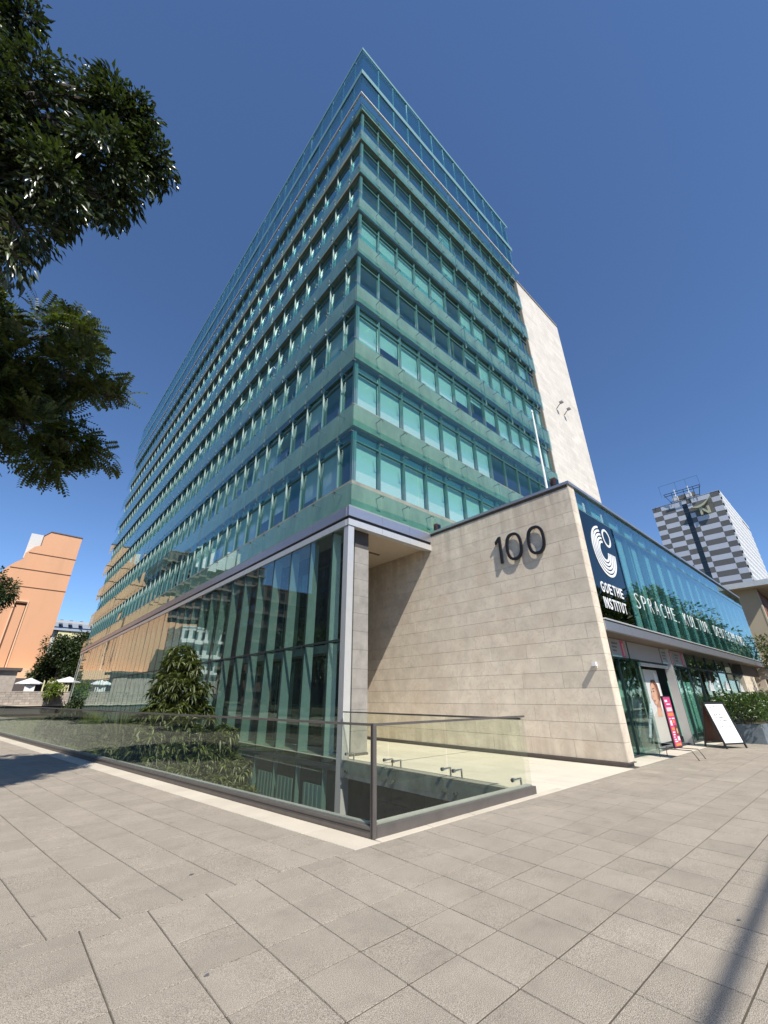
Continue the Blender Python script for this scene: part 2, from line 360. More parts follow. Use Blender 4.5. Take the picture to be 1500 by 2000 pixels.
# leaf scattering -----------------------------------------------------------
def leaf_tmpl(L=.15, W=.05, fold=.25, droop=.2):
    V = [(0, 0, 0), (-W/2, L*.45, W*fold), (0, L*.5, -L*droop*.25), (W/2, L*.45, W*fold), (0, L, -L*droop)]
    return np.array(V), [(0, 2, 1), (0, 3, 2), (1, 2, 4), (2, 3, 4)]
def quad_leaf(L=.15, W=.06):
    return np.array([(0, 0, 0), (W/2, L*.5, .01), (0, L, -L*.12), (-W/2, L*.5, .01)]), [(0, 1, 2, 3)]
def pinnate_tmpl(L=.34, n=7, l=.12, w=.062):
    V = []; Fc = []
    for i in range(n):
        t = .15+.85*i/(n-1); y = L*t; z = -L*.35*t*t; k = len(V)
        for s in (-1, 1):
            k = len(V); e = l*(1-.35*abs(t-.5))
            V += [(0, y, z), (s*e*.5, y+e*.12+w*.5, z-.004), (s*e, y+e*.30, z-.02), (s*e*.55, y+e*.20-w*.5, z-.008)]
            Fc.append((k, k+1, k+2, k+3))
    k = len(V); V += [(-.003, 0, 0), (.003, 0, 0), (.002, L, -L*.35), (-.002, L, -L*.35)]; Fc.append((k, k+1, k+2, k+3))
    return np.array(V), Fc
def rot_from(dirs, rollj=.6, upbias=1.0):
    """rotation matrices whose Y column is dirs and Z column near up"""
    n = len(dirs); y = dirs/np.linalg.norm(dirs, axis=1)[:, None]
    u = np.tile(np.array([0, 0, upbias]), (n, 1))+RNG.normal(0, rollj, (n, 3))
    x = np.cross(y, u); x /= np.linalg.norm(x, axis=1)[:, None]+1e-9; z = np.cross(x, y)
    return np.stack([x, y, z], axis=2)
def scatter(tm, P, Rm, sc):
    V, Fc = tm; n = len(P); W = np.einsum('nij,kj->nki', Rm, V)*sc[:, None, None]+P[:, None, :]
    F0 = []; k = len(V)
    sizes = [len(f) for f in Fc]
    base = (np.arange(n)*k)
    me_v = W.reshape(-1, 3)
    loops = np.concatenate([np.array([a for f in Fc for a in f])[None, :]+base[:, None]], axis=0).reshape(-1)
    return me_v, loops, np.tile(np.array(sizes), n)
def leaf_mesh(name, parts, mat):
    vs = []; ls = []; ss = []; off = 0
    for v, l, s in parts: vs.append(v); ls.append(l+off); ss.append(s); off += len(v)
    V = np.concatenate(vs); Lp = np.concatenate(ls); Sz = np.concatenate(ss)
    me = bpy.data.meshes.new(name); me.vertices.add(len(V)); me.vertices.foreach_set('co', V.ravel())
    me.loops.add(len(Lp)); me.loops.foreach_set('vertex_index', Lp.astype(np.int32))
    me.polygons.add(len(Sz)); st = np.concatenate([[0], np.cumsum(Sz)[:-1]]).astype(np.int32)
    me.polygons.foreach_set('loop_start', st); me.polygons.foreach_set('loop_total', Sz.astype(np.int32))
    me.materials.append(M[mat] if isinstance(mat, str) else mat); me.update(calc_edges=True); return me
def in_lobes(lobes, n, shell=.5, squash=1.0):
    w = np.array([l[3]**2 for l in lobes]); w = w/w.sum(); idx = RNG.choice(len(lobes), n, p=w)
    C = np.array([l[:3] for l in lobes]); r = np.array([l[3] for l in lobes])
    d = RNG.normal(size=(n, 3)); d /= np.linalg.norm(d, axis=1)[:, None]
    k = shell+(1-shell)*RNG.random(n)
    k = k*(1+.30*np.sin(d[:, 0]*6+idx)*np.sin(d[:, 2]*5+idx*2)*np.cos(d[:, 1]*4))
    return C[idx]+d*np.array([1, 1, squash])*(r[idx]*k)[:, None], d, idx
def clustered(lobes, nclump, per, cr, shell=.45):
    P, d, _ = in_lobes(lobes, nclump, shell)
    rep = np.repeat(np.arange(nclump), per)
    q = RNG.normal(size=(len(rep), 3)); q /= np.linalg.norm(q, axis=1)[:, None]
    return P[rep]+q*(cr*RNG.random(len(rep))**.5)[:, None], d[rep]+q*.9, rep

def tree(name, label, lobes, trunk, mat, tm, nclump, per, cr, size=(.7, 1.3), group=None, droop=.5, shell=.45, branches=True, cat='tree', barkmat='bark'):
    base = trunk[0]
    t = thing(name, label, cat, base, 0, group); inv = T(*base).inverted()
    P, d, _ = clustered(lobes, nclump, per, cr, shell)
    d = d/np.linalg.norm(d, axis=1)[:, None]; d[:, 2] -= droop
    Rm = rot_from(d); sc = RNG.uniform(size[0], size[1], len(P))
    me = leaf_mesh('crown', [scatter(tm, P-np.array(base), Rm, sc)], mat)
    cr_ = link('crown', me, t, kind='stuff')
    tb = MB(); n = len(trunk)
    tb.tube([tuple(np.array(p)-np.array(base)) for p in trunk], [trunk_r(i, n) for i in range(n)], barkmat, 10)
    obj('trunk', tb, t)
    if branches:
        top = np.array(trunk[-1])
        for l in lobes:
            b = MB(); c = np.array(l[:3]); s0 = np.array(trunk[max(0, n-2)])*.4+top*.6; midp = (s0+c)/2+np.array([0, 0, .15*np.linalg.norm(c-s0)])
            b.tube([tuple(q-np.array(base)) for q in (s0, midp, c-(c-s0)*.05)], [.07, .045, .02], barkmat, 6)
            for k in range(4):
                e = c+np.clip(RNG.normal(size=3), -1, 1)*l[3]*.45
                b.tube([tuple(q-np.array(base)) for q in (c*.8+midp*.2, (c+e)/2+np.array([0, 0, .05]), e)], [.022, .014, .006], barkmat, 5)
            obj('branch', b, t)
    return t
TR = .14
def trunk_r(i, n): return TR*(1-.45*i/max(1, n-1))

# ================================================================== ground
X0, Y0 = 7.66, 10.28                     # outer glass corner of the tower
RX, RY = 3.90, 4.55                      # corner of the street railing
SL = -0.1395/0.990                       # the left railing runs askew: x = RX + SL*(y-RY)
def rail_x(y): return RX+SL*(y-RY)
YE = 70.7
EAST = 1500
def sheet(name, polys, mat, z, kind='structure'):
    mb = MB()
    for p in polys: mb.raw([(x, y, z) for x, y in p], [tuple(range(len(p)))], mat)
    return tag(obj(name, mb), kind=kind)
# pavement bed with the opening of the sunken court left out
pav = sheet('pavement', [
    [(-60, -3.1), (130, -3.1), (130, 4.4), (-60, 4.4)],
    [(-60, 4.4), (rail_x(4.4), 4.4), (rail_x(75), 75), (-60, 75)]], 'joint', -.006)
sheet('ground', [
    [(-EAST, -14.2), (-60, -14.2), (-60, 80), (-EAST, 80)],
    [(-EAST, 80), (EAST, 80), (EAST, EAST), (-EAST, EAST)],
    [(-60, 75), (rail_x(75), 75), (rail_x(80), 80), (-60, 80)],
    [(130, -14.2), (EAST, -14.2), (EAST, 80), (130, 80)],
    [(14, 13.1), (130, 13.1), (130, 80), (14, 80)], [(-EAST, -EAST), (EAST, -EAST), (EAST, -14.2), (-EAST, -14.2)]], 'asphalt', -.03)
sheet('road', [[(-60, -11), (130, -11), (130, -3.25), (-60, -3.25)]], 'asphalt', -.13)
mb = MB()
for k in range(30): mb.box(-58+k*6, -55+k*6, -7.2, -7.08, -.13, -.125, 'white')
tag(obj('road_marking', mb), kind='structure')
mb = MB(); mb.box(-60, 130, -3.25, -3.1, -.2, 0.0, 'concrete'); tag(obj('kerb', mb), kind='structure')
mb = MB(); mb.box(-60, 130, -14.2, -11, -.2, 0.0, 'paver_far'); tag(obj('far_pavement', mb), kind='structure')

P_ = .458
def paver(w, d, sh=0.0, mat='paver', g=.0048, c=.002, seed=0):
    """one slab with chamfered edges; sheared sideways by sh per metre of depth"""
    mb = MB(); a = g; b = g+c; rr = random.Random(seed)
    ay = a*1.5; by = ay+c; top = [(b, by), (w-b, by), (w-b, d-by), (b, d-by)]; low = [(a, ay), (w-a, ay), (w-a, d-ay), (a, d-ay)]
    zt = [rr.uniform(-.0012, .0012) for _ in range(4)]
    V = [(x+sh*y, y, z) for (x, y), z in zip(top, zt)]+[(x+sh*y, y, -.007) for x, y in low]+[(x+sh*y, y, -.02) for x, y in low]
    Fc = [(0, 1, 2, 3)]+[(4+i, 4+(i+1) % 4, (i+1) % 4, i) for i in range(4)]+[(8+i, 8+(i+1) % 4, 4+(i+1) % 4, 4+i) for i in range(4)]
    return mb.raw(V, Fc, mat)
lst = []
pv = [paver(P_, P_, seed=k) for k in range(4)]
xs = [.94+P_*k for k in range(-20, 88)]; ys = [4.20-.4555*(k+1) for k in range(0, 16)]
for i, x in enumerate(xs):
    for j, y in enumerate(ys):
        if y < -3.1: continue
        lst.append((pv[(i*7+j*3) % 4], T(x, y, RNG.normal(0, .0008))))
strip_a = [paver(P_, .2, seed=9+k) for k in range(2)]
for i, x in enumerate(xs): lst.append((strip_a[i % 2], T(x, 4.2, 0)))
pvl = [paver(P_, .46, SL, seed=20+k) for k in range(4)]; pvt = [paver(P_, .69, SL, seed=30+k) for k in range(2)]
BW = .40                                              # width of the pale strip that paints reflected sunlight beside the left railing
for i in range(1, 26):
    y = 4.40; k = 0
    x00 = RX-BW-P_*i+.0
    while y < 58:
        tall = (i*5+k*3) % 11 == 0 and k < 12
        tm = pvt[k % 2] if tall else pvl[(i+k) % 4]
        if x00+SL*(y-4.4) > -7: lst.append((tm, T(x00+SL*(y-4.4), y, RNG.normal(0, .0008))))
        y += .69 if tall else .46; k += 1
pieces('paving_slab', lst, pav, P_, 300, 8)
# pale slabs along both railings; left strip paints sunlight reflected off the glass
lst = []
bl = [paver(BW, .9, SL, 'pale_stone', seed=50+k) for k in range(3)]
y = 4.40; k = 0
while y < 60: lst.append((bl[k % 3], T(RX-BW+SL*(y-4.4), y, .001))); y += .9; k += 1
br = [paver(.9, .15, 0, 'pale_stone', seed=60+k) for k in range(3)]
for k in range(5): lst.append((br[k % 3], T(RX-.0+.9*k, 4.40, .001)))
pieces('reflected_light_border', lst, pav, .6, 300, 8)
# the entrance forecourt
WX, WY = 11.86, 4.5                                   # stone wall plane and its street end
pz = MB()
pz.raw([(X0, 4.4, -.006), (WX+.02, 4.4, -.006), (WX+.02, 17, -.006), (X0, 17, -.006)], [(0, 1, 2, 3)], 'joint')
pz.raw([(WX+.02, 4.4, -.006), (60, 4.4, -.006), (60, 7, -.006), (WX+.02, 7, -.006)], [(0, 1, 2, 3)], 'joint')
plaza = tag(obj('forecourt', pz), kind='structure')
lst = []
ps = [paver(1.05, .7, 0, 'plaza_stone', g=.002, c=.001, seed=70+k) for k in range(4)]
for i in range(4):
    for j in range(18): lst.append((ps[(i+j) % 4], T(X0+1.05*i, 4.4+.7*j, 0)))
psr = [paver(.92, .68, 0, 'plaza_stone', g=.003, c=.002, seed=80+k) for k in range(3)]
for i in range(26): lst.append((psr[i % 3], T(WX+.44+.92*i, 4.42, .001)))
pieces('paving_slab', lst, plaza, .9, 300, 8)
# a fine drainage slot in the forecourt floor
mb = MB(); mb.box(X0+.4, WX-.1, 9.0, 9.04, -.01, .002, 'bronze'); obj('drain_slot', mb, plaza)

# sunken court
ZP = -3.4
cb = MB()
V = [(rail_x(4.55), 4.55), (X0+1.0, 4.55), (X0+1.0, 20.5), (rail_x(20.5), 20.5)]
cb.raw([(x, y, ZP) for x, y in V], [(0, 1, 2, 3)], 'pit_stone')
cb.raw([(rail_x(10.8), 10.8, -.96), (5.8, 10.8, -.96), (5.8, 20.5, -.87), (rail_x(20.5), 20.5, -.87)], [(0, 1, 2, 3)], 'soil')
cb.raw([(rail_x(20.5), 20.5, -.87), (X0-.02, 20.5, -.87), (X0-.02, YE, -.35), (rail_x(YE), YE, -.35)], [(0, 1, 2, 3)], 'soil')
cb.raw([(rail_x(YE), YE, -.35), (40, YE, -.35), (40, 80, -.35), (rail_x(80), 80, -.35)], [(0, 1, 2, 3)], 'soil')
court = tag(obj('sunken_court', cb), kind='structure')
w = MB()
w.raw([(RX, 4.56, -.02), (X0+1, 4.56, -.02), (X0+1, 4.56, ZP), (RX, 4.56, ZP)], [(0, 1, 2, 3)], 'concrete')
w.raw([(rail_x(4.55)+.01, 4.55, -.02), (rail_x(80)+.01, 80, -.02), (rail_x(80)+.01, 80, ZP), (rail_x(4.55)+.01, 4.55, ZP)], [(0, 1, 2, 3)], 'concrete')
obj('retaining_wall', w, court)
w = MB(); w.box(rail_x(10.7)+.03, 5.9, 10.7, 10.85, ZP, -.86, 'concrete_edge'); w.box(5.75, 5.9, 10.86, 20.5, ZP, -.86, 'concrete_edge'); w.box(5.91, X0-.03, 20.4, 20.55, ZP, -.80, 'concrete_edge'); obj('planter_wall', w, court)
w = MB(); w.box(X0-.02, X0+.38, 4.6, Y0-.02, -.40, -.03, 'concrete_edge'); obj('edge_beam', w, court)
lst = []
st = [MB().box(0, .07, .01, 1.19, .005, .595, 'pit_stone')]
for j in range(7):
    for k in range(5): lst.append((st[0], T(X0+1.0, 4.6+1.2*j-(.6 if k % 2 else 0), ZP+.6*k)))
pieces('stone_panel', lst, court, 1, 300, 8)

# ================================================================== tower
H0 = 9.00; FH = 3.60; IC = .34; IW = .50; NF = 8; ZW = 37.5; ZT = 44.2
XR = X0+1.54+13*1.43-.12; XR = 26.36
tower = thing('office_tower', 'tall corner office tower wrapped in teal glass bands above a glazed lower storey', 'office building', (X0, Y0, 0))
TI = T(X0, Y0, 0)          # local frame of the tower: x to the right facade, y along the left facade
LX = XR-X0; LY = YE-Y0
def face_r(u, inset, z): return T(u, inset, z)                        # right facade, u along +x
def face_l(u, inset, z, wdt): return T(inset, u+wdt, z) @ RZ(-math.pi/2)  # left facade, local x runs back towards the corner
def P(name, mb, kind=None): return obj(name, mb, tower, kind=kind)

# floor slabs and core
core = MB(); core.box(7.0, LX-1.5, 7.0, LY-2, -.1, ZW-.2, 'interior'); P('core', core)
for k in range(NF+1):
    z = H0+FH*k-.95; b = MB()
    b.box(.72, LX-.6, .72, LY-.3, z, z+.3, 'ceiling'); P('floor_slab', b)
# concrete spandrels (one ring leg per facade and floor)
for k in range(NF+1):
    z1 = H0+FH*k+.0; z0 = 7.75 if k == 0 else z1-1.10
    if k == NF: z0 = z1-1.10; z1 = ZW-.02
    b = MB(); b.box(IC, LX-.02, IC, .7, z0, z1, 'spandrel'); b.box(IC, .7, .7, LY-.02, z0, z1, 'spandrel')
    P('spandrel', b)
# windows
WM = 1.43
def window_tmpl(w):
    f = MB(); hh = 2.48; t = .05
    f.box(0, w, .0, .12, 0, .06, 'frame_teal'); f.box(0, w, .0, .12, hh-.06, hh, 'frame_teal')
    f.box(0, t, .0, .12, .06, hh-.06, 'frame_teal'); f.box(w-t, w, .0, .12, .06, hh-.06, 'frame_teal')
    f.box(t, w-t, .0, .12, 1.93, 2.0, 'frame_teal'); return f
def pane_tmpl(w, z0, z1): return MB().box(.05, w-.05, .05, .062, z0, z1, 'glass_window')
wf = {w: window_tmpl(w) for w in (WM, 1.0)}
wf_me = {}
WP = [(pane_tmpl(WM, .06, 1.93), pane_tmpl(WM, 2.0, 2.42))]
def blind_t(h): return MB().box(.07, WM-.07, .16, .175, 2.40-h, 2.40, 'blind')
BL = {h: blind_t(h) for h in (2.38, 1.9, 1.5, .8)}
# facade programme: blind length per floor and bay; 0 = none
def blind_r(k, i):
    if k == 0: return 2.38
    if k == 1: return 2.38 if i < 7 else 0
    if k == 2: return (2.38, 1.5, 2.38, 2.38, 1.9, 1.5, .8, 1.5, 2.38, 1.9, 1.9, 1.5, 1.9)[i]
    if k == 3: return (0, 0, 0, 0, 0, 0, .8, 1.9, 2.38, 2.38, 1.9, 2.38, 1.9)[i]
    if k == 4: return (2.38, 2.38, 2.38, 2.38, 2.38, 0, 2.38, 2.38, 0, 2.38, 0, 1.5, 0)[i]
    return 0 if random.random() < .9 else 1.5
def blind_l(k, i):
    p = (.75, .6, .75, .35, .5, .25, .3, .4)[k]
    return random.choice((2.38, 2.38, 1.9, 1.5)) if random.random() < p else 0
wins = []
nr = 12; nl = int((LY-1.6)/WM)
for k in range(NF):
    z = H0+FH*k+.01
    for i in range(nr):
        wins.append((face_r(.46+WM*i, IW, z), k, i, 'r', blind_r(k, min(i, 12)), 0))
    wins.append((face_r(.46+WM*12, IW, z) @ Matrix.Diagonal(((LX-.05-.46-WM*12)/WM, 1, 1, 1)), k, 12, 'r', blind_r(k, 12), 0))
    wins.append((face_l(.46, IW, z, 1.0) @ Matrix.Diagonal((1/WM, 1, 1, 1)), k, 0, 'l', 0, 0))
    for i in range(nl):
        op = random.choice((6, 8, 11)) if (random.random() < .05 and i > 3) or (k, i) in ((1, 3), (3, 5)) else 0
        wins.append((face_l(1.46+(WM*i), IW, z, WM), k, i, 'l', blind_l(k, i), op))
sc = sorted(range(len(wins)), key=lambda n: -seen(TI @ (wins[n][0] @ Vector((.7, 0, 1.2))), WM*(.55 if wins[n][3] == 'l' else 1)))
keep = set(sc[:290]); rest = MB()
fm = wf[WM].mesh('window'); pm = [WP[0][0].mesh('pane'), WP[0][1].mesh('pane')]; bm_ = {h: BL[h].mesh('blind') for h in BL}
HINGE = T(0, .055, 1.93)
for n, (mx, k, i, s, bh, op) in enumerate(wins):
    tilt = HINGE @ Matrix.Rotation(R(-op), 4, 'X') @ HINGE.inverted() if op else Matrix.Identity(4)
    if n in keep:
        w_ = link('window', fm, tower, mx)
        link('pane', pm[0], w_, tilt); link('pane', pm[1], w_, Matrix.Identity(4))
        if bh: link('blind', bm_[bh], w_, Matrix.Identity(4))
    else:
        rest.add(wf[WM], mx); rest.add(WP[0][0], mx @ tilt); rest.add(WP[0][1], mx)
        if bh: rest.add(BL[bh], mx)
obj('window', rest, tower, kind='stuff')
# deep pale mullion fins between the windows
lst = []
fin = MB().box(-.02, .02, -.07, .0, .0, 2.48, 'mullion_pale'); fin_r = MB().box(-.022, .022, -.03, .0, .0, 2.48, 'frame_teal')
for k in range(NF):
    z = H0+FH*k+.01
    for i in range(nr+1): lst.append((fin_r, face_r(.46+WM*i, IW-.001, z)))
    for i in range(nl+1): lst.append((fin, face_l(1.46+WM*i, IW-.001, z, 0)))
pieces('mullion', lst, tower, 1.3, 300, 8, TI)
# outer glass skin
JX = [0.012, 1.54]+[1.54+1.43*(i+1) for i in range(12)]; JX[-1] = LX-.62
JY = [0.012]; y = .93
while y < LY-.7: JY.append(y); y += 1.43
JY.append(LY)
def panel(w, h, mat='glass_skin', t=.016): return MB().box(.008, w-.008, 0, t, 0, h, mat)
pc = {}
def pt(w, h, mat='glass_skin'):
    key = (round(w, 3), round(h, 3), mat)
    if key not in pc: pc[key] = panel(key[0], key[1], mat)
    return pc[key]
def wob(a=.35): return Matrix.Rotation(R(RNG.normal(0, a)), 4, 'Z') @ Matrix.Rotation(R(RNG.normal(0, a)), 4, 'X')
skin = []
rows = [(7.72, 8.62)]+[(H0+FH*k-2.05, H0+FH*k-.38) for k in range(1, NF)]+[(H0+FH*NF-2.07, ZW-.12)]
rows = [(a, b) for a, b in rows]
clips = MB()
for ri, (z0, z1) in enumerate(rows):
    for i in range(len(JX)-1):
        a, b = JX[i], JX[i+1]; skin.append((pt(b-a, z1-z0), T(a, 0, z0) @ wob()))
        if i:
            for zz in ((z1-.06,) if ri == 0 else (z0+.32, z1-.06)):
                clips.box(a-.10, a+.10, -.03, -.01, zz-.012, zz+.012, 'clip_metal'); clips.box(a-.012, a+.012, -.02, IC, zz-.012, zz+.012, 'clip_metal')
                clips.bar((a-.09, -.02, zz), (a-.09, .05, zz+.05), .015, .015, 'clip_metal'); clips.bar((a+.09, -.02, zz), (a+.09, .05, zz-.05), .015, .015, 'clip_metal')
    for i in range(len(JY)-1):
        a, b = JY[i], JY[i+1]; skin.append((pt(b-a, z1-z0), T(0, b, z0) @ RZ(-math.pi/2) @ wob()))
        if i:
            for zz in ((z1-.06,) if ri == 0 else (z0+.32, z1-.06)):
                clips.box(-.03, -.01, a-.10, a+.10, zz-.012, zz+.012, 'clip_metal'); clips.box(-.02, IC, a-.012, a+.012, zz-.012, zz+.012, 'clip_metal')
                clips.box(-.012, .0, a-.008, a+.008, zz-.25, zz+.25, 'clip_metal')
    if ri:
        for zz in (z0+.32, z1-.06):
            clips.box(-.03, .12, -.03, -.01, zz-.015, zz+.015, 'clip_metal'); clips.box(-.03, -.01, -.01, .12, zz-.015, zz+.015, 'clip_metal')
    else: clips.box(-.03, .12, -.03, -.01, z1-.075, z1-.045, 'clip_metal')
pieces('skin_panel', skin, tower, 1.5, 300, 8, TI)
P('glass_clip', clips, kind='stuff')
# vertical glass brackets hanging in the cavity (they catch the sun)
lst = []; br_ = MB().box(-.006, .006, .03, .22, 0, 1.5, 'glass_skin'); blade = MB().box(-.005, .005, .02, .10, 0, 1.9, 'mullion_pale')
for k in range(3, NF+1):
    for i in range(6, 13):
        if (i+k) % 2 == 0 or i > 9: lst.append((blade, T(JX[i], 0, H0+FH*k-2.2)))
pieces('bracket_blade', lst, tower, 1.2, 300, 8, TI)
# aluminium ledge under the crown
b = MB(); b.box(-.06, LX+.12, -.06, .03, ZW-.04, ZW+.05, 'white'); b.box(-.06, .03, .03, LY+.1, ZW-.04, ZW+.05, 'white'); P('ledge', b)
b = MB(); b.box(.3, LX-.1, .3, LY-.1, ZW-.012, ZW+.02, 'concrete'); P('roof', b)
# crown screen of glass
crown = []
ZM = 40.9
for z0, z1 in ((ZW+.09, ZM-.015), (ZM+.015, ZT)):
    for i in range(len(JX)-1): crown.append((pt(JX[i+1]-JX[i], z1-z0, 'glass_crown'), T(JX[i], 0, z0) @ wob(.25)))
    for i in range(len(JY)-1): crown.append((pt(JY[i+1]-JY[i], z1-z0, 'glass_crown'), T(0, JY[i+1], z0) @ RZ(-math.pi/2) @ wob(.25)))
pieces('screen_panel', crown, tower, 1.5, 300, 8, TI)
for z, zh in ((ZM-.62, .52), (ZT-.36, .32)):
    b = MB(); b.box(-.035, LX-.25, -.035, -.006, z, z+zh, 'frit'); b.box(.1, LX-.3, .1, .28, z, z+zh, 'mullion_pale'); P('screen_beam', b)
    b = MB(); b.box(-.035, -.006, -.005, LY, z, z+zh, 'frit'); b.box(.10, .28, .28, LY-.05, z, z+zh, 'mullion_pale'); P('screen_beam', b)
pm1 = MB().box(-.04, .04, .03, .09, 0, ZT-ZW-.15, 'post_pale'); pm2 = MB().box(.03, .12, -.045, .045, 0, ZT-ZW-.15, 'post_pale')
lst = [(pm1, T(x, 0, ZW+.1)) for x in JX[1:]]+[(pm2, T(0, y, ZW+.1)) for y in JY[1:]]
pieces('screen_post', lst, tower, 3, 300, 6, TI)
b = MB(); b.box(LX-.02, LX+.02, .3, 6, ZW+.1, ZT, 'glass_crown'); P('screen_return', b)
# aluminium band above the lower storey
def band(z0, z1, out, mat):
    l = []
    for i in range(len(JX)-1):
        if JX[i] > 9: break
        l.append((MB().box(JX[i]+(.004 if i else -out), JX[i+1]-.004, -out, .12, z0, z1, mat), Matrix.Identity(4)))
    for i in range(len(JY)-1):
        l.append((MB().box(-out, .12, (.12 if i == 0 else JY[i])+.004, JY[i+1]-.004, z0, z1, mat), Matrix.Identity(4)))
    pieces('band_panel', l, tower, 1.4, 300, 4, TI)
band(7.31, 7.67, .03, 'aluminium'); band(6.96, 7.19, .03, 'alu_light')
b = MB(); b.box(.02, 14, .02, .5, 7.15, 7.35, 'black'); b.box(.02, .5, .5, LY-.1, 7.15, 7.35, 'black'); P('shadow_gap', b)
b = MB(); b.box(.01, LX, .01, LY-.1, 7.67, 7.745, 'concrete'); P('transfer_slab', b)
# soffit with recessed light slot
b = MB(); b.box(.12, 4.18, .12, 6.5, 7.10, 7.2, 'soffit'); b.box(.12, 4.18, .121, .30, 7.0, 7.099, 'alu_light')
P('soffit', b)
b = MB(); b.box(1.1, 3.2, 2.0, 2.10, 7.06, 7.099, 'soffit_dark'); b.box(1.1, 1.16, 2.12, 3.6, 7.07, 7.099, 'soffit_dark'); P('light_slot', b)
# lower glazing on the left facade
JL = [0.06, .96]; y = .96+1.44
while y < LY-1.2: JL.append(y); y += 1.44
JL.append(LY-.9)
lower = []
for z0, z1 in ((-.16, 3.15), (3.21, 6.95)):
    for i in range(len(JL)-1):
        w_ = JL[i+1]-JL[i]; lower.append((pt(w_, z1-z0, 'glass_lower'), T(.01, JL[i+1], z0) @ RZ(-math.pi/2) @ wob(.15)))
for i in range(8): 
    w_ = JL[i+1]-JL[i]; lower.append((pt(w_, 3.0, 'glass_lower'), T(.01, JL[i+1], -3.3) @ RZ(-math.pi/2)))
pieces('curtain_pane', lower, tower, 1.5, 300, 8, TI)
b = MB(); b.box(-.005, .09, .26, LY-.9, 3.155, 3.205, 'alu_dark'); P('transom', b)
b = MB(); b.box(-.01, .12, .26, LY-.9, -.30, -.17, 'alu_dark'); P('sill_rail', b)
lst = []; gf = MB().box(.045, .40, -.012, .012, 0, 3.30, 'fin_glass'); gf2 = MB().box(.045, .40, -.012, .012, 0, 3.72, 'fin_glass'); gf3 = MB().box(.05, .20, -.012, .012, 0, 3.0, 'fin_glass')
for j in JL[1:-1]: lst.append((gf, T(0, j, -.16))); lst.append((gf2, T(0, j, 3.21)))
for j in JL[1:8]: lst.append((gf3, T(0, j, -3.3)))
pieces('glass_fin', lst, tower, 2.5, 300, 6, TI)
lst = []; mu = MB().box(.0, .035, -.02, .02, 0, 7.11, 'alu_dark')
for j in JL[1:-1]: lst.append((mu, T(.012, j, -.16)))
pieces('mullion', lst, tower, 4, 300, 4, TI)
# rooms behind the lower glazing
b = MB(); b.box(.55, 1.14, .9, 6.5, 2.95, 3.2, 'ceiling'); b.box(.55, 6.9, 6.52, LY-1, 2.95, 3.2, 'ceiling'); b.box(.3, .98, 1.05, 6.5, -.5, -.2, 'interior'); b.box(.3, 6.9, 6.52, LY-1, -.5, -.2, 'interior'); b.box(1.145, 1.165, 1.02, 6.5, -.2, 7.09, 'glass_dark'); P('floor_slab', b)
b = MB(); b.box(.95, 1.0, .9, LY-1, -3.35, -.5, 'interior'); b.box(3.4, 3.5, 6.55, LY-1, -.2, 6.95, 'interior'); b.box(1.2, 1.24, 1.02, 6.44, -.2, 7.09, 'interior'); P('inner_wall', b)
b = MB()
for y_ in (3.4, 9, 15, 22, 30, 40): b.box(1.6, 2.3, y_, y_+.7, -.2, 6.95, 'concrete')
P('inner_column', b, 'stuff')
b = MB(); b.box(2.0, 2.06, 2.4, 3.4, -.1, 2.4, 'alu_dark'); b.box(1.97, 1.99, 2.5, 3.3, -.0, 2.3, 'glass_dark'); P('inner_door', b)
b = MB()
for q in range(5): b.box(1.3, 1.5, 1.15, 1.9, .9+.18*q, .98+.18*q, 'white')
P('notice', b)
# folded paper blinds in the basement storey
b = MB()
for y_ in (.98, 2.6, 3.95, 5.3, 6.9, 8.3):
    for q in range(9): b.box(.05+.02*(q % 2), .08+.02*(q % 2), y_+.11*q, y_+.11*q+.09, -3.2, -.75, 'fin_glass')
P('pleated_blind', b)
# lower corner: aluminium corner post and the stone column
b = MB(); b.box(0, .25, 0, .25, -3.4, 6.95, 'alu_light'); P('corner_post', b)
b = MB(); b.box(.55, 1.17, .32, 1.0, .06, 6.37, 'column_stone'); P('column', b)
b = MB(); b.box(.55, 1.17, .325, 1.0, 6.372, 7.099, 'dark_stone'); P('column_capital', b)
b = MB(); b.box(.53, 1.2, .30, 1.03, -.012, .058, 'bronze'); P('column_base', b)
lst = []
for q in range(11): lst.append((MB().box(.548, 1.172, .318, 1.002, .06+.575*q, .066+.575*q, 'dark_stone'), Matrix.Identity(4)))
pieces('column_joint', lst, tower, .6, 300, 5, TI)
b = MB(); b.box(1.0, 4.18, 6.45, 6.5, 0, 7.1, 'glass_dark'); P('lobby_glazing', b)
# far corner column
b = MB(); b.box(-.02, .55, LY-2.6, LY-2.1, -.5, 6.95, 'concrete'); b.box(.0, .3, LY-.9, LY-.6, -.5, 6.95, 'alu_light'); P('end_column', b)
# stone clad stair shaft at the right end
SX0, SX1, SY, SZ = 26.40-X0, 34.20-X0, .32, 37.0
b = MB(); b.box(SX0, SX1, SY+.06, SY+8, 6, SZ-.02, 'slab_joint'); P('stair_shaft', b)
lst = []; ch = .43
st = [MB().box(.004, 1.296, 0, .055, .004, ch-.004, 'slab_stone'), MB().box(.004, .646, 0, .055, .004, ch-.004, 'slab_stone')]
r_ = 0; z = 7.0
while z+ch < SZ+.01:
    x = SX0; 
    if r_ % 2: lst.append((st[1], T(x, SY, z))); x += .65
    while x+1.3 <= SX1+.01: lst.append((st[0], T(x, SY, z))); x += 1.3
    if x < SX1-.3: lst.append((st[1], T(SX1-.65, SY, z)))
    z += ch; r_ += 1
pieces('stone_panel', lst, tower, 1.3, 300, 5, TI)
b = MB(); b.box(SX0+.02, SX1+.03, SY-.02, SY+8, SZ, SZ+.06, 'alu_light'); P('shaft_coping', b)

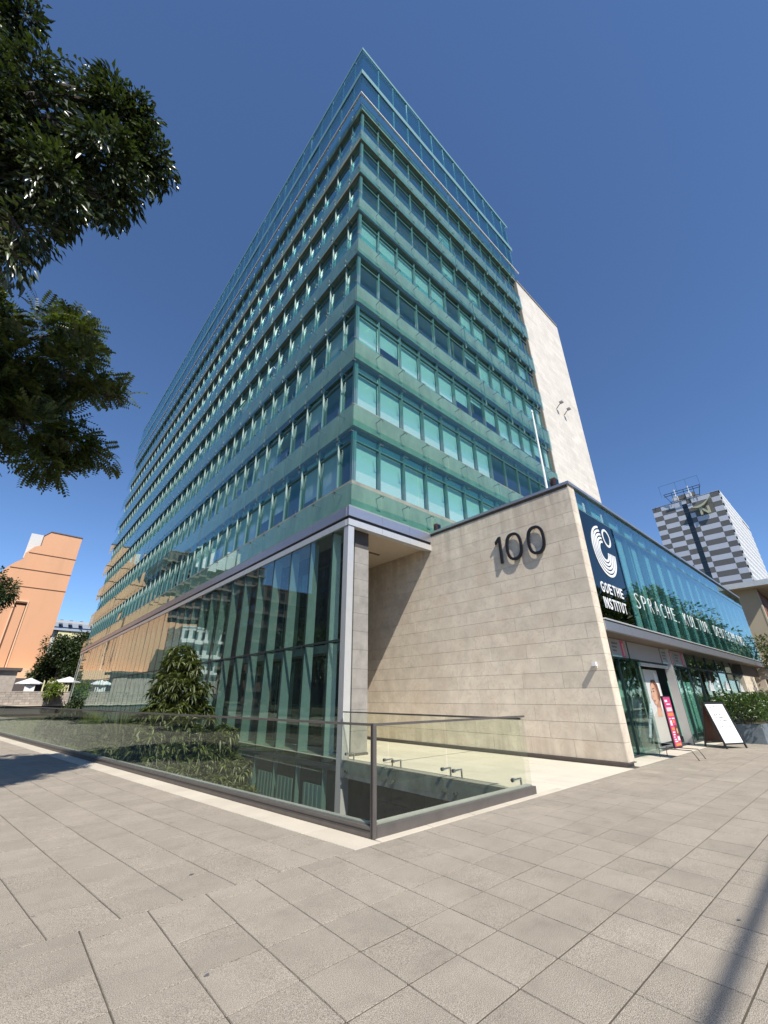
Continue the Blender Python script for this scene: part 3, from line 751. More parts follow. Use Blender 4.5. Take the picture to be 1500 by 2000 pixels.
# ================================================================== low street building
GX1 = 36.9; GF = 3.57; GT = 7.66
low = thing('low_building', 'two-storey street building with a stone flank wall and a teal glass front with lettering', 'building', (WX, WY, 0))
LI = T(-WX, -WY, 0)
def G(name, mb, kind=None, parent=None): return obj(name, mb, parent or low, LI if parent is None else None, kind=kind)
b = MB(); b.box(WX+.03, WX+.41, WY+.03, 17, .10, GT, 'travertine_joint'); G('wall_core', b)
b = MB(); b.box(WX+.015, WX+.40, WY+.03, 17, -.012, .10, 'bronze'); b.box(WX-.03, WX+.44, WY-.03, 17, .085, .10, 'bronze'); G('plinth', b)
swm = MB(); swm.box(WX+.40, WX+.415, WY+.4, 17, .1, GT, 'travertine_joint'); swall = G('stone_wall', swm)
lst = []; ch = .4145; nrow = 18; z = .105; g = .0035
tl = {}
def tpan(w, dx=0):
    k = (round(w, 3), dx)
    if k not in tl: tl[k] = MB().box(0, .03, g, w-g, g, ch-g, 'travertine')
    return tl[k]
for r_ in range(nrow):
    off = (0, .62, .25, .9)[r_ % 4]; y = WY+.001; ww = 1.24
    first = True
    while y < 16.5:
        w_ = ww-off if first and off else ww
        lst.append((tpan(w_), T(WX+RNG.uniform(-.0015, .0015), y, z))); y += w_; first = False
    z += ch
zt = z
pieces('stone_panel', lst, swall, 1.2, 300, 8)
lst = []
pier = {}
for r_ in range(nrow):
    lst.append((MB().box(WX+.034, WX+.42-.002, WY-.0, WY+.028, .105+ch*r_+g, .105+ch*(r_+1)-g, 'travertine'), Matrix.Identity(4)))
lst.append((MB().box(WX+.0, WX+.42, WY+.001, WY+.027, zt, GT, 'travertine'), Matrix.Identity(4)))
pieces('pier_stone', lst, swall, .5, 300, 5)
b = MB(); b.box(WX-.04, WX+.44, WY-.05, 12.5, GT, GT+.09, 'aluminium'); b.box(WX+.44, GX1, WY-.05, WY+.3, GT+.0, GT+.09, 'aluminium'); G('coping', b)
b = MB(); b.box(WX+.42, GX1-.1, WY+.5, 10.2, GT-.25, GT-.1, 'concrete'); G('roof', b)
# upper glass front
GY = WY+.0
jx = [12.29, 13.37]
while jx[-1] < GX1-1.5: jx.append(jx[-1]+1.428)
jx.append(GX1)
ZTR = 6.98
def gpan(x0, x1, z0, z1, mat='glass_box', y=GY+.02): return MB().box(x0+.006, x1-.006, y, y+.014, z0, z1, mat)
lst = []
for i in range(len(jx)-1):
    lst.append((gpan(jx[i], jx[i+1], ZTR+.03, GT-.02), Matrix.Identity(4)))
    m_ = 'glass_sign' if i == 0 else 'glass_box'
    if i == 1:
        lst.append((gpan(jx[1], 14.99, GF, ZTR-.03, 'glass_sign'), Matrix.Identity(4)))
    elif i: lst.append((gpan(jx[i], jx[i+1], GF, ZTR-.03, 'glass_box'), Matrix.Identity(4)))
    else: lst.append((gpan(jx[0], jx[1], GF, ZTR-.03, m_), Matrix.Identity(4)))
def placed(name, lst, size, px=6):
    pieces(name, [(t_, LI @ m_) for t_, m_ in lst], low, size, 300, px, T(WX, WY, 0))
placed('glass_pane', lst, 1.5)
b = MB(); b.box(12.28, GX1, GY+.035, GY+.12, ZTR-.03, ZTR+.03, 'frame_teal'); G('transom', b)
b = MB(); b.box(12.28, GX1, GY+.0, GY+.12, GT-.02, GT, 'frame_teal'); G('head_rail', b)
lst = [(MB().box(x-.03, x+.03, GY+.036, GY+.16, GF, GT-.02, 'frame_teal'), Matrix.Identity(4)) for x in jx[1:-1]]
lst += [(MB().box(x+.62, x+.66, GY+.13, GY+.17, GF, ZTR, 'frame_teal'), Matrix.Identity(4)) for x in jx[1:-1]]
placed('mullion', lst, 2.5)
lst = []
for i in range(2, len(jx)-1):
    lst.append((MB().box(jx[i]+.10, jx[i+1]-.10, GY+.18, GY+.20, GF+.02, ZTR-.12, 'blind_box'), Matrix.Identity(4)))
for i in range(0, len(jx)-1):
    lst.append((MB().box(jx[i]+.06, jx[i+1]-.16, GY+.18, GY+.20, ZTR+.06, GT-.06, 'blind_box'), Matrix.Identity(4)))
placed('blind', lst, 1.4)
b = MB(); b.box(12.3, GX1-.05, GY+.5, GY+.55, GF, GT-.1, 'interior'); G('inner_wall', b)
b = MB(); b.box(GX1-.04, GX1, GY+.04, 10.2, GF, GT, 'glass_box'); G('end_glazing', b)
# band under the glass and the soffit
lst = []
x = 12.285; k = 0
while x < GX1-.2:
    x2 = min(x+1.0, GX1); lst.append((MB().box(x+.004, x2-.004, GY-.03, GY+.2, 3.24, 3.50, 'aluminium'), Matrix.Identity(4))); x = x2
placed('band_panel', lst, 1.0, 5)
b = MB(); b.box(12.285, GX1, GY+.02, GY+.2, 3.50, GF-.005, 'black'); G('shadow_gap', b)
b = MB(); b.box(12.285, GX1, GY-.06, GY+.02, GF-.045, GF-.005, 'alu_light'); G('drip_rail', b)
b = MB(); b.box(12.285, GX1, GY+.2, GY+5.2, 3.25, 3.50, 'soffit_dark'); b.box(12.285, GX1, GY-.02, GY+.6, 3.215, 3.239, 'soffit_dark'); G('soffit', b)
# shop front
SYF = 5.06
b = MB(); b.box(12.285, 31.9, SYF-.01, SYF+.08, 2.62, 2.68, 'alu_dark'); b.box(12.285, 31.9, SYF-.02, SYF+.1, 0, .05, 'alu_dark'); G('shop_rail', b)
jx2 = [12.29, 13.35, 14.3, 15.9, 17.5, 19.05, 20.4, 21.75, 23.3, 25.0, 26.8, 28.6, 30.3, 31.9]
lst = []
for i in range(len(jx2)-1):
    if i in (3, 4): continue
    lst.append((MB().box(jx2[i]+.01, jx2[i+1]-.01, SYF+.03, SYF+.042, .05, 2.62, 'glass_shop'), Matrix.Identity(4)))
    lst.append((MB().box(jx2[i]+.01, jx2[i+1]-.01, SYF+.03, SYF+.042, 2.68, 3.215, 'glass_shop'), Matrix.Identity(4)))
placed('shop_pane', lst, 1.5)
lst = [(MB().box(x-.018, x+.018, SYF, SYF+.08, .05, 3.215, 'alu_dark'), Matrix.Identity(4)) for x in jx2[1:-1] if x != 17.5]
placed('shop_mullion', lst, 2.0)
b = MB(); b.box(19.02, 19.18, SYF-.14, SYF+.12, 0, 3.215, 'alu_light'); b.box(19.08, 19.11, SYF-.15, SYF-.142, 0, 3.2, 'alu_dark'); G('entrance_post', b)
b = MB(); b.box(15.92, 15.98, SYF-.02, SYF+.06, 0, 2.6, 'alu_light'); b.box(15.99, 19.0, SYF-.02, SYF+.06, 2.50, 2.6, 'alu_light'); G('door_frame', b)
# glass screen standing out beside the entrance
b = MB(); b.box(14.2, 15.75, 4.92, 4.934, .03, 2.65, 'glass_shop'); G('glass_screen', b)
lst = []
for (x0, x1, z1) in ((12.45, 13.25, 2.05), (13.3, 13.72, 2.05), (19.45, 20.25, 2.1), (20.42, 20.95, 2.1), (21.1, 21.7, 2.1), (21.8, 22.4, 2.1)):
    lst.append((MB().box(x0, x1, SYF+.25, SYF+.27, .22, z1, 'blind_glow'), Matrix.Identity(4)))
placed('blind', lst, 1.4)
b = MB(); b.box(12.3, 33, 9.5, 9.6, 0, 3.2, 'interior'); b.box(12.3, 33, SYF+.1, 9.5, -.02, -.005, 'interior'); b.box(23, 31.8, SYF+1.2, SYF+1.3, 0, 2.3, 'soffit_dark'); b.box(22.8, 22.9, SYF+.1, 9.5, 0, 3.2, 'interior'); G('inner_room', b)
# paper banners along the top of the shop front
lst = []
bx = [(12.45, 13.7, 'poster_dim'), (13.75, 15.1, 'poster_dim'), (15.2, 18.3, 'poster_dim'), (18.4, 19.9, 'poster_dim'), (19.95, 21.4, 'poster_dim')]
for x0, x1, m_ in bx: 
    mb = MB(); mb.box(x0, x1, SYF-.045, SYF-.03, 2.66, 3.2, m_)
    if x1-x0 < 2:
        mb.box(x1-.5, x1-.25, SYF-.050, SYF-.0455, 2.68, 3.18, 'pink'); mb.box(x1-.4, x1-.3, SYF-.054, SYF-.0505, 2.72, 3.1, 'skin')
        for q in range(3): mb.box(x0+.15, x0+.6-.08*q, SYF-.050, SYF-.0455, 3.04-.11*q, 3.09-.11*q, 'ink')
        mb.box(x0+.02, x1-.55, SYF-.050, SYF-.0455, 2.67, 2.71, 'blind_glow')
    lst.append((mb, Matrix.Identity(4)))
placed('paper_banner', lst, 1.4)
# stone panel with engraved strip at the far end
lst = []
for q in range(6): lst.append((MB().box(31.92, 35.2, 4.94, 5.2, .445*q+.003, .445*(q+1)-.003, 'travertine'), Matrix.Identity(4)))
placed('end_stone', lst, 2)
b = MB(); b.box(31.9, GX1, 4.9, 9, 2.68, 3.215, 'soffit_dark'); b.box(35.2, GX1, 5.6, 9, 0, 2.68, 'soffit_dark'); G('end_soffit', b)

# text -----------------------------------------------------------------------
_gl = {}
def glyph(ch, mat, thick=.015, off=0.0):
    key = (ch, mat, thick, off)
    if key in _gl: return _gl[key]
    c = bpy.data.curves.new('glyph', 'FONT'); c.body = ch; c.extrude = thick/2; c.offset = off; c.resolution_u = 3
    o = bpy.data.objects.new('glyph', c); COL.objects.link(o); dg = bpy.context.evaluated_depsgraph_get()
    me = bpy.data.meshes.new_from_object(o.evaluated_get(dg)); bpy.data.objects.remove(o); bpy.data.curves.remove(c)
    V = np.array([v.co[:] for v in me.vertices]) if len(me.vertices) else np.zeros((1, 3))
    lo, hi = V.min(0), V.max(0)
    me.materials.clear(); me.materials.append(M[mat]); me.name = 'letter'
    _gl[key] = (me, lo, hi); return _gl[key]
ROT = Matrix.Rotation(math.pi/2, 4, 'X')      # text standing upright, facing the street (-Y)
def write(parent, pinv, s, x0, x1, z0, z1, y, mat, thick=.015, off=0.0, weights=None, kindname='letter', aspect=None):
    """spread the characters of s evenly between x0 and x1 with cap height z0..z1"""
    adv = []
    for ch in s: adv.append(.45 if ch in '. ' else (.42 if ch == 'I' else (1.15 if ch in 'MW' else 1.0)))
    tot = sum(adv); u = (x1-x0)/tot; x = x0; HH = z1-z0
    for ch, a in zip(s, adv):
        if ch != ' ':
            me, lo, hi = glyph(ch, mat, thick, off)
            gw = max(1e-3, hi[0]-lo[0]); gh = hi[1]-lo[1]
            capm = glyph('H', mat, thick, off); ch_h = capm[2][1]-capm[1][1]
            sz = HH/ch_h
            tw = u*a*(aspect or .62); sx = tw/gw if ch not in 'I.' else sz*.8
            cx = x+u*a/2-(lo[0]+hi[0])/2*sx
            mx = T(cx, y, z0-(0 if ch not in '.' else lo[1]*sz)) @ ROT @ Matrix.Diagonal((sx, sz, 1, 1))
            link(kindname, me, parent, pinv @ mx)
        x += u*a
YG = GY+.0185
sign1 = thing('logo_sign', 'white concentric arc logo with GOETHE INSTITUT lettering on dark glass beside the stone pier', 'sign', (13.6, YG, 3.9))
SI = T(-13.6, -YG, -3.9)
def arc(cx, cz, r0_, r1_, a0, a1, y0, y1, n=40, ry=1.0):
    mb = MB(); V = []; 
    for i in range(n+1):
        a = R(a0+(a1-a0)*i/n); 
        for r_ in (r0_, r1_):
            for y in (y0, y1): V.append((cx+r_*math.cos(a), y, cz+r_*math.sin(a)*ry))
    Fc = []
    for i in range(n):
        k = 4*i; q = k+4
        Fc += [(k, q, q+2, k+2), (k+1, k+3, q+3, q+1), (k, k+1, q+1, q), (k+2, q+2, q+3, k+3)]
    if abs(a1-a0) < 359: Fc += [(0, 2, 3, 1), (4*n, 4*n+1, 4*n+3, 4*n+2)]
    return mb.raw(V, Fc, 'letter_white')
cx, cz = 13.68, 5.84
for q in range(5):
    r1_ = .86-.125*q; r0_ = r1_-.075
    obj('logo_arc', arc(cx, cz, r0_, r1_, 97-3*q, 360, YG-.012, YG, 44), sign1, SI)
obj('logo_ring', arc(14.15, 6.40, .25, .325, 0, 360, YG-.012, YG, 36), sign1, SI)
write(sign1, SI, 'GOETHE', 12.68, 14.44, 4.39, 4.71, YG-.006, 'letter_white', .01, .018, aspect=.74)
write(sign1, SI, 'INSTITUT', 12.68, 14.44, 3.91, 4.24, YG-.006, 'letter_white', .01, .018, aspect=.74)
for s, a, b_ in (('SPRACHE.', 15.32, 20.2), ('KULTUR.', 20.85, 25.25), ('DEUTSCHLAND.', 25.85, 33.2)):
    sg = thing('sign_lettering', {'S': 'thin white word SPRACHE on the teal glass next to the dark logo panel', 'K': 'thin white word KULTUR in the middle of the teal glass front', 'D': 'thin white word DEUTSCHLAND at the far end of the teal glass front'}[s[0]], 'lettering', ((a+b_)/2, YG, 4.24), 0, 'words on the glass front')
    write(sg, T(-(a+b_)/2, -YG, -4.24), s, a, b_, 4.24, 4.74, YG-.006, 'letter_white', .012, -.026, aspect=.56)
# house number 100, standing off the wall
num = thing('house_number', 'dark metal house number 100 standing off the pale stone wall', 'sign', (WX-.1, 6.4, 6.1)); NI = T(-(WX-.1), -6.4, -6.1)
def oval(cyy, czz, a, bb, wdt, x0, x1, n=56):
    V = []; 
    for i in range(n):
        t = 2*math.pi*i/n; c, s_ = math.cos(t), math.sin(t)
        e = 2/2.5; px = math.copysign(abs(c)**e, c); pz = math.copysign(abs(s_)**e, s_)
        for k, (ra, rb) in enumerate(((a, bb), (a-wdt, bb-wdt))):
            for x in (x0, x1): V.append((x, cyy+ra*px, czz+rb*pz))
    Fc = []
    for i in range(n):
        k = 4*i; q = 4*((i+1) % n)
        Fc += [(k, q, q+2, k+2), (k+1, k+3, q+3, q+1), (k, k+1, q+1, q), (k+2, q+2, q+3, k+3)]
    return MB().raw(V, Fc, 'black_metal')
xa, xb = WX-.105, WX-.045
for cyy in (6.58, 5.79):
    dgt = obj('digit', oval(cyy, 6.13, .30, .475, .085, xa, xb), num, NI)
    pn = MB(); 
    for dz in (-.42, .42): pn.tube([(xb-.01, cyy, 6.13+dz), (WX+.01, cyy, 6.13+dz)], .012, 'steel', 6)
    obj('standoff_pin', pn, dgt, Matrix.Identity(4))
    pn_ = [c for c in dgt.children][0]; pn_.matrix_local = Matrix.Identity(4)
b = MB(); b.prism([(xa, 7.045, 5.655), (xa, 7.135, 5.655), (xa, 7.135, 6.45), (xa, 7.27, 6.36), (xa, 7.27, 6.46), (xa, 7.12, 6.605), (xa, 7.045, 6.605)], (xb-xa, 0, 0), 'black_metal'); obj('digit', b, num, NI)

# small things on the walls ---------------------------------------------------
t = thing('security_camera', 'small white camera box on the stone wall near its street end', 'camera', (WX, 4.78, 2.34))
b = MB(); b.box(-.14, -.02, -.05, .05, -.05, .05, 'white'); obj('housing', b, t)
b = MB(); b.box(-.02, .0, -.03, .03, -.10, .02, 'white'); obj('bracket', b, t)
for lab, y in (('small dark floodlight on the wall coping near the tower', 10.0), ('small dark floodlight on the wall coping above the pier', 4.95)):
    t = thing('floodlight', lab, 'lamp', (WX+.15, y, GT+.09), 0, 'floodlights on the wall coping')
    b = MB(); b.box(-.12, .12, -.09, .09, .06, .32, 'rust'); obj('lamp_head', b, t)
    b = MB(); b.box(-.15, -.121, -.02, .02, 0, .25, 'black'); b.box(.121, .15, -.02, .02, 0, .25, 'black'); obj('bracket', b, t)
    b = MB(); b.box(-.10, .10, -.1, -.091, .09, .28, 'glass_dark'); obj('lens', b, t)
for lab, x in (('arm lamp on the pale stone shaft, the one nearer the glass', 29.14), ('arm lamp on the pale stone shaft, the one farther right', 30.45)):
    t = thing('arm_lamp', lab, 'lamp', (x, Y0+SY, 23.9), 0, 'arm lamps on the stone shaft')
    b = MB(); b.bar((0, 0, -.4), (0, -.4, -.05), .04, .04, 'black'); obj('arm', b, t)
    b = MB(); b.box(-.16, .16, -.62, -.36, -.06, .04, 'grey_ink'); obj('lamp_head', b, t)
t = thing('flagpole', 'slim white flagpole behind the stone wall coping', 'flagpole', (16.1, 7.0, 7.56))
b = MB(); b.tube([(0, 0, 0), (0, 0, 6.6)], [.06, .04], 'white', 10); obj('pole', b, t)
b = MB(); b.tube([(0, 0, 6.6), (0, 0, 6.75)], [.065, .015], 'white', 8); obj('finial', b, t)
b = MB(); b.box(-.2, .2, -.2, .2, -.12, .02, 'alu_dark'); obj('base_plate', b, t)
b = MB(); b.box(-.05, .05, -.05, -.03, 1.0, 1.12, 'steel'); obj('cleat', b, t)

# ================================================================== railings
rail = thing('glass_railing', 'long glass railing with dark bronze rail wrapping the street corner of the sunken court', 'railing', (RX, RY, 0))
QI = T(-RX, -RY, 0)
u = Vector((SL, 1, 0)).normalized(); ANG = math.atan2(-u.x, u.y)
LINE = T(RX, RY, 0) @ RZ(ANG)                 # local y runs along the left railing
RH = 1.23
jy = [0, 1.74, 3.50, 5.16, 6.78]
while jy[-1] < 68: jy.append(jy[-1]+1.68)
lst = []; gp = {}
for a, b_ in zip(jy[:-1], jy[1:]):
    w_ = round(b_-a, 3)
    if w_ not in gp: gp[w_] = MB().box(.035, .047, .006, w_-.006, .12, RH-.03, 'glass_rail')
    lst.append((gp[w_], QI @ LINE @ T(0, a, 0)))
for a, b_ in ((0, 1.95), (1.95, 3.73)):
    k = ('r', b_-a); gp[k] = MB().box(.006, b_-a-.006, .035, .047, .117, RH-.03, 'glass_rail'); lst.append((gp[k], T(a+.0, 0, 0)))
pieces('glass_panel', lst, rail, 1.7, 300, 6, T(RX, RY, 0))
b = MB(); b.box(.02, .062, .03, jy[-1], RH-.03, RH, 'bronze'); obj('top_rail', b, rail, QI @ LINE)
b = MB(); b.box(.03, 3.75, .02, .062, RH-.03, RH, 'bronze'); obj('top_rail', b, rail)
b = MB(); b.box(-.02, .09, .04, jy[-1], -.02, .115, 'bronze'); b.box(-.028, -.02, .04, jy[-1], .07, .08, 'black'); b.box(.055, .13, .04, jy[-1], .115, .13, 'concrete'); obj('base_rail', b, rail, QI @ LINE)
b = MB(); b.box(.04, 3.75, -.02, .09, -.02, .115, 'bronze'); b.box(.04, 3.75, .055, .16, .115, .13, 'concrete'); obj('base_rail', b, rail)
b = MB(); b.box(-.028, .028, -.028, .028, -.01, RH+.005, 'bronze'); b.box(-.034, -.028, -.004, .004, .0, RH, 'black'); obj('corner_post', b, rail)
rail2 = thing('glass_railing', 'short clear glass railing on ball fixings along the forecourt edge', 'railing', (X0, 4.62, 0))
lst = []; pr = MB().box(-.006, .006, .01, 1.80, -.30, 1.16, 'glass_rail')
for k in range(3): lst.append((pr, T(-.06, .05+1.83*k, 0)))
pieces('glass_panel', lst, rail2, 1.8)
b = MB(); b.box(-.08, -.04, .02, 5.55, 1.16, 1.19, 'bronze'); obj('top_rail', b, rail2)
for y in (.32, 1.70, 2.0, 3.53, 3.83, 5.36):
    b = MB(); b.box(.16, .22, y-.035, y+.035, -.012, 0, 'steel'); b.tube([(.19, y, 0), (.19, y, .17)], .020, 'steel', 8)
    b.tube([(.19, y, .16), (-.04, y, .16)], .018, 'steel', 8); b.tube([(-.04, y, .16), (-.10, y, .16)], [.035, .035], 'steel', 10)
    b.tube([(.0, y, -.24), (-.10, y, -.24)], [.033, .033], 'steel', 10)
    obj('standoff', b, rail2)

# ================================================================== street furniture by the entrance
t = thing('sandwich_board', 'white A-frame board with handwriting standing before the shop front', 'sandwich board', (18.7, 3.67, 0), R(-24))
FW = .89
mb = MB()
def lean(y0, z0, y1, z1, x0, x1, w, h, mat):
    m_ = MB(); m_.bar((x0, y0, z0), (x0, y1, z1), w, h, mat); m_.bar((x1, y0, z0), (x1, y1, z1), w, h, mat); return m_
def legs(name, y0, y1):
    m_ = MB()
    for x in (-FW/2, FW/2): m_.bar((x, y0, 0), (x, y1, 1.34), .04, .045, 'black')
    m_.bar((-FW/2, y0+(y1-y0)*.10, .135), (FW/2, y0+(y1-y0)*.10, .135), .035, .04, 'black')
    m_.bar((-FW/2, y1, 1.34), (FW/2, y1, 1.34), .04, .05, 'black'); return obj('board_frame', m_, t)
f1 = legs('a', 0.0, .34); f2 = legs('b', .70, .36)
def inc(y0, y1, off, z0, z1, x0, x1, th, mat):
    n_ = Vector((0, -(1.34), (y1-y0))).normalized()*off
    k = (y1-y0)/1.34
    P4 = [(x0, y0+k*z0+n_.y, z0+n_.z), (x1, y0+k*z0+n_.y, z0+n_.z), (x1, y0+k*z1+n_.y, z1+n_.z), (x0, y0+k*z1+n_.y, z1+n_.z)]
    d = Vector((0, 1.34, -(y1-y0))).normalized()*th
    return MB().prism(P4, d, mat)
brd = obj('white_board', inc(0, .34, .006, .16, 1.30, -FW/2+.03, FW/2-.03, .012, 'white'), t)
obj('brown_board', inc(.70, .36, .0, .16, 1.30, -FW/2+.03, FW/2-.03, .012, 'brown_board'), t)
scr = MB(); rr = random.Random(3)
def scribble(z, x0, x1, hgt=.022):
    x = x0; pts = []
    while x < x1:
        pts.append((x, z+rr.uniform(-hgt, hgt))); x += rr.uniform(.008, .018)
        if rr.random() < .12: 
            if len(pts) > 2: yield pts
            pts = []; x += .03
    if len(pts) > 2: yield pts
for z, a, b_ in ((1.22, -.34, .05), (1.12, -.34, -.05), (.98, -.30, .12), (.90, -.30, .14), (.81, -.25, .24), (.62, -.28, .28)):
    for pts in scribble(z, a, b_):
        for (xa_, za), (xb_, zb) in zip(pts[:-1], pts[1:]):
            k = .34/1.34; o = -.013
            scr.bar((xa_, k*za+o, za), (xb_, k*zb+o, zb), .009, .003, 'ink')
obj('handwriting', scr, brd)

t = thing('poster_stand', 'narrow pink poster in a black frame on four bent metal legs by the glass screen', 'poster stand', (14.8, 4.22, 0), R(-2))
b = MB(); b.box(-.30, .30, -.02, .02, .24, 1.56, 'black'); obj('frame', b, t)
pp = obj('poster', MB().box(-.265, .265, -.027, -.0205, .28, 1.53, 'pink'), t)
pr_ = MB()
yy = -.030
for z0, z1, x0, x1, m_ in ((1.40, 1.46, -.2, .0, 'white'), (1.33, 1.36, -.12, .15, 'white'), (1.16, 1.26, -.2, .2, 'poster_bg'), (1.04, 1.12, -.2, .2, 'orange_print'), (.96, .99, -.2, -.1, 'white'), (.96, .99, 0, .2, 'white'),
                         (.80, .93, -.2, -.06, 'white'), (.86, .93, .02, .14, 'orange_print'), (.68, .75, -.2, 0, 'orange_print'), (.62, .65, -.2, -.02, 'white'), (.56, .59, -.2, -.06, 'white'),
                         (.50, .53, -.2, -.12, 'white'), (.44, .47, -.2, -.06, 'white'), (.30, .36, -.2, .2, 'orange_print'), (.39, .42, -.2, 0, 'white'), (.42, .52, .06, .2, 'white'), (.55, .80, .06, .24, 'hair'), (.60, .72, .1, .2, 'skin')):
    pr_.box(x0, x1, yy-.0005*len(pr_.v), -.0275, z0, z1, m_)
obj('print', pr_, pp)
for sx in (-.27, .27):
    b = MB(); b.tube([(sx, .42, 0), (sx, .40, .22), (sx, -.38, .22), (sx, -.50, 0)], .011, 'black', 6); obj('leg', b, t)

t = thing('window_poster', 'large poster of a woman in a pale top with raised arm behind the entrance glass', 'poster', (17.75, 5.42, 0.0))
b = MB(); b.box(-1.05, 1.05, 0, .02, .12, 2.45, 'poster_bg'); obj('sheet', b, t)
fig = MB()
def flat(pts, y, mat): fig.prism([(x, y, z) for x, z in pts], (0, .003, 0), mat)
flat([(-.75, .14), (.85, .14), (.95, .55), (.80, 1.0), (.45, 1.18), (.1, 1.1), (-.25, 1.0), (-.55, .8)], -.004, 'cloth_grey')
flat([(.15, .95), (.55, 1.1), (.62, 1.5), (.30, 1.6), (.1, 1.3)], -.008, 'skin_shade')
flat([(-.05, .9), (.5, .9), (.45, 1.18), (.12, 1.2)], -.009, 'skin')
flat([(-.05, 1.9), (.15, 2.1), (.5, 2.12), (.72, 1.95), (.78, 1.6), (.6, 1.38), (.4, 1.5), (.2, 1.85)], -.010, 'hair')
flat([(-.12, 1.72), (-.02, 1.92), (.2, 2.0), (.42, 1.9), (.5, 1.68), (.42, 1.45), (.2, 1.3), (.0, 1.28), (-.08, 1.42), (-.2, 1.52)], -.014, 'skin')
flat([(.42, 1.9), (.5, 1.68), (.42, 1.45), (.34, 1.5), (.38, 1.7), (.3, 1.92)], -.0175, 'skin_shade')
flat([(.02, 1.72), (.15, 1.75), (.22, 1.71), (.1, 1.69)], -.018, 'ink')
flat([(-.14, 1.70), (-.08, 1.73), (-.04, 1.70), (-.1, 1.68)], -.018, 'ink')
flat([(.0, 1.80), (.24, 1.83), (.26, 1.80), (.02, 1.78)], -.018, 'hair')
flat([(-.06, 1.42), (.06, 1.45), (.12, 1.41), (.02, 1.37)], -.018, 'lip')
flat([(-.1, 1.56), (-.03, 1.62), (-.02, 1.53), (-.12, 1.52)], -.018, 'skin_shade')
flat([(.55, 1.1), (.95, 1.35), (.9, 2.3), (.62, 2.4), (.6, 1.9)], -.006, 'white')
obj('print', fig, t)
t = thing('door_sticker', 'white pictogram stickers on the dark shop glass beyond the entrance', 'sticker', (27, SYF, 1.9), 0)
for x, z in ((-2.6, .0), (.6, .05), (3.9, .0)):
    b = MB()
    for q in range(5): b.box(x+.14*q, x+.14*q+.08, -.004, .028, z-.05, z+.12+.09*((q*7) % 3), 'letter_white')
    b.box(x-.05, x+.75, -.004, .028, z-.12, z-.06, 'letter_white'); obj('pictogram', b, t)
b = MB(); b.prism([(-.9, -.004, -.95), (-.72, -.004, -.75), (-.72, -.004, -.55), (-1.08, -.004, -.55), (-1.08, -.004, -.75)], (0, .03, 0), 'letter_white')
for q in range(4): b.box(-1.1+.05*(q % 2), -.7, -.004, .028, -.35+.2*q, -.26+.2*q, 'letter_white')
obj('emblem', b, t)
# closed sunshades standing inside the shop window
for i, (x, y) in enumerate(((14.9, 5.5), (16.9, 5.9))):
    t = thing('closed_parasol', ('folded grey parasol behind the glass screen left of the entrance', 'folded grey parasol inside the entrance under the ceiling lamp')[i], 'parasol', (x, y, 0), 0, 'folded parasols in the shop window')
    b = MB(); b.tube([(0, 0, 0), (0, 0, 2.5)], .025, 'alu_light', 8); obj('pole', b, t)
    V = []; Fc = []; n = 12
    for k, (z, r_) in enumerate(((2.45, .02), (1.9, .14), (1.5, .24), (1.1, .10))):
        for q in range(n): a = 2*math.pi*q/n; rr_ = r_*(1 if q % 2 else .55); V.append((rr_*math.cos(a), rr_*math.sin(a), z))
    for k in range(3):
        for q in range(n): Fc.append((k*n+q, k*n+(q+1) % n, (k+1)*n+(q+1) % n, (k+1)*n+q)[::-1])
    obj('canopy', MB().raw(V, Fc, 'cloth_grey'), t)
for i, x in enumerate((14.6, 17.2)):
    t = thing('ceiling_lamp', ('white ceiling spotlight inside above the glass screen', 'white ceiling spotlight inside above the entrance poster')[i], 'lamp', (x, 5.7, 2.5), 0, 'ceiling lamps in the shop')
    b = MB(); b.tube([(0, 0, 0), (.0, -.05, .14)], [.09, .07], 'white', 10); obj('lamp_head', b, t)
    b = MB(); b.tube([(0, -.05, .14), (0, -.05, .72)], .012, 'white', 6); b.box(-.25, .25, -.07, -.03, .16, .19, 'white'); obj('rod', b, t)

# planter with hedge ------------------------------------------------------------
t = thing('planter_hedge', 'long grey planter with a glossy green hedge at the right edge', 'planter', (20.9, 3.2, 0))
b = MB(); b.box(0, 9, 0, .9, 0, .62, 'planter_grey'); b.box(.05, 8.95, .05, .85, .62, .64, 'soil'); obj('planter_box', b, t)
n = 9000; Pp = np.stack([RNG.uniform(-.28, 8.2, n), RNG.uniform(-.25, 1.15, n), .62+RNG.beta(2.2, 1.2, n)*.95], 1)
Pp[:, 2] += .12*np.sin(Pp[:, 0]*2.3)+.08*np.sin(Pp[:, 1]*5+Pp[:, 0]*4); Pp[:, 1] += .1*np.sin(Pp[:, 2]*6)
dd = RNG.normal(size=(n, 3)); dd[:, 2] -= .2
hm = leaf_mesh('hedge', [scatter(leaf_tmpl(.12, .05), Pp, rot_from(dd), RNG.uniform(.7, 1.3, n))], 'leaf_hedge'); link('hedge', hm, t, kind='stuff')
b = MB(); rr = random.Random(5)
for k in range(60):
    x, y = rr.uniform(0, 8), rr.uniform(.1, .8); b.tube([(x, y, .6), (x+rr.uniform(-.2, .2), y+rr.uniform(-.2, .2), 1.35)], [.012, .005], 'bark', 4)
obj('stems', b, t, kind='stuff')

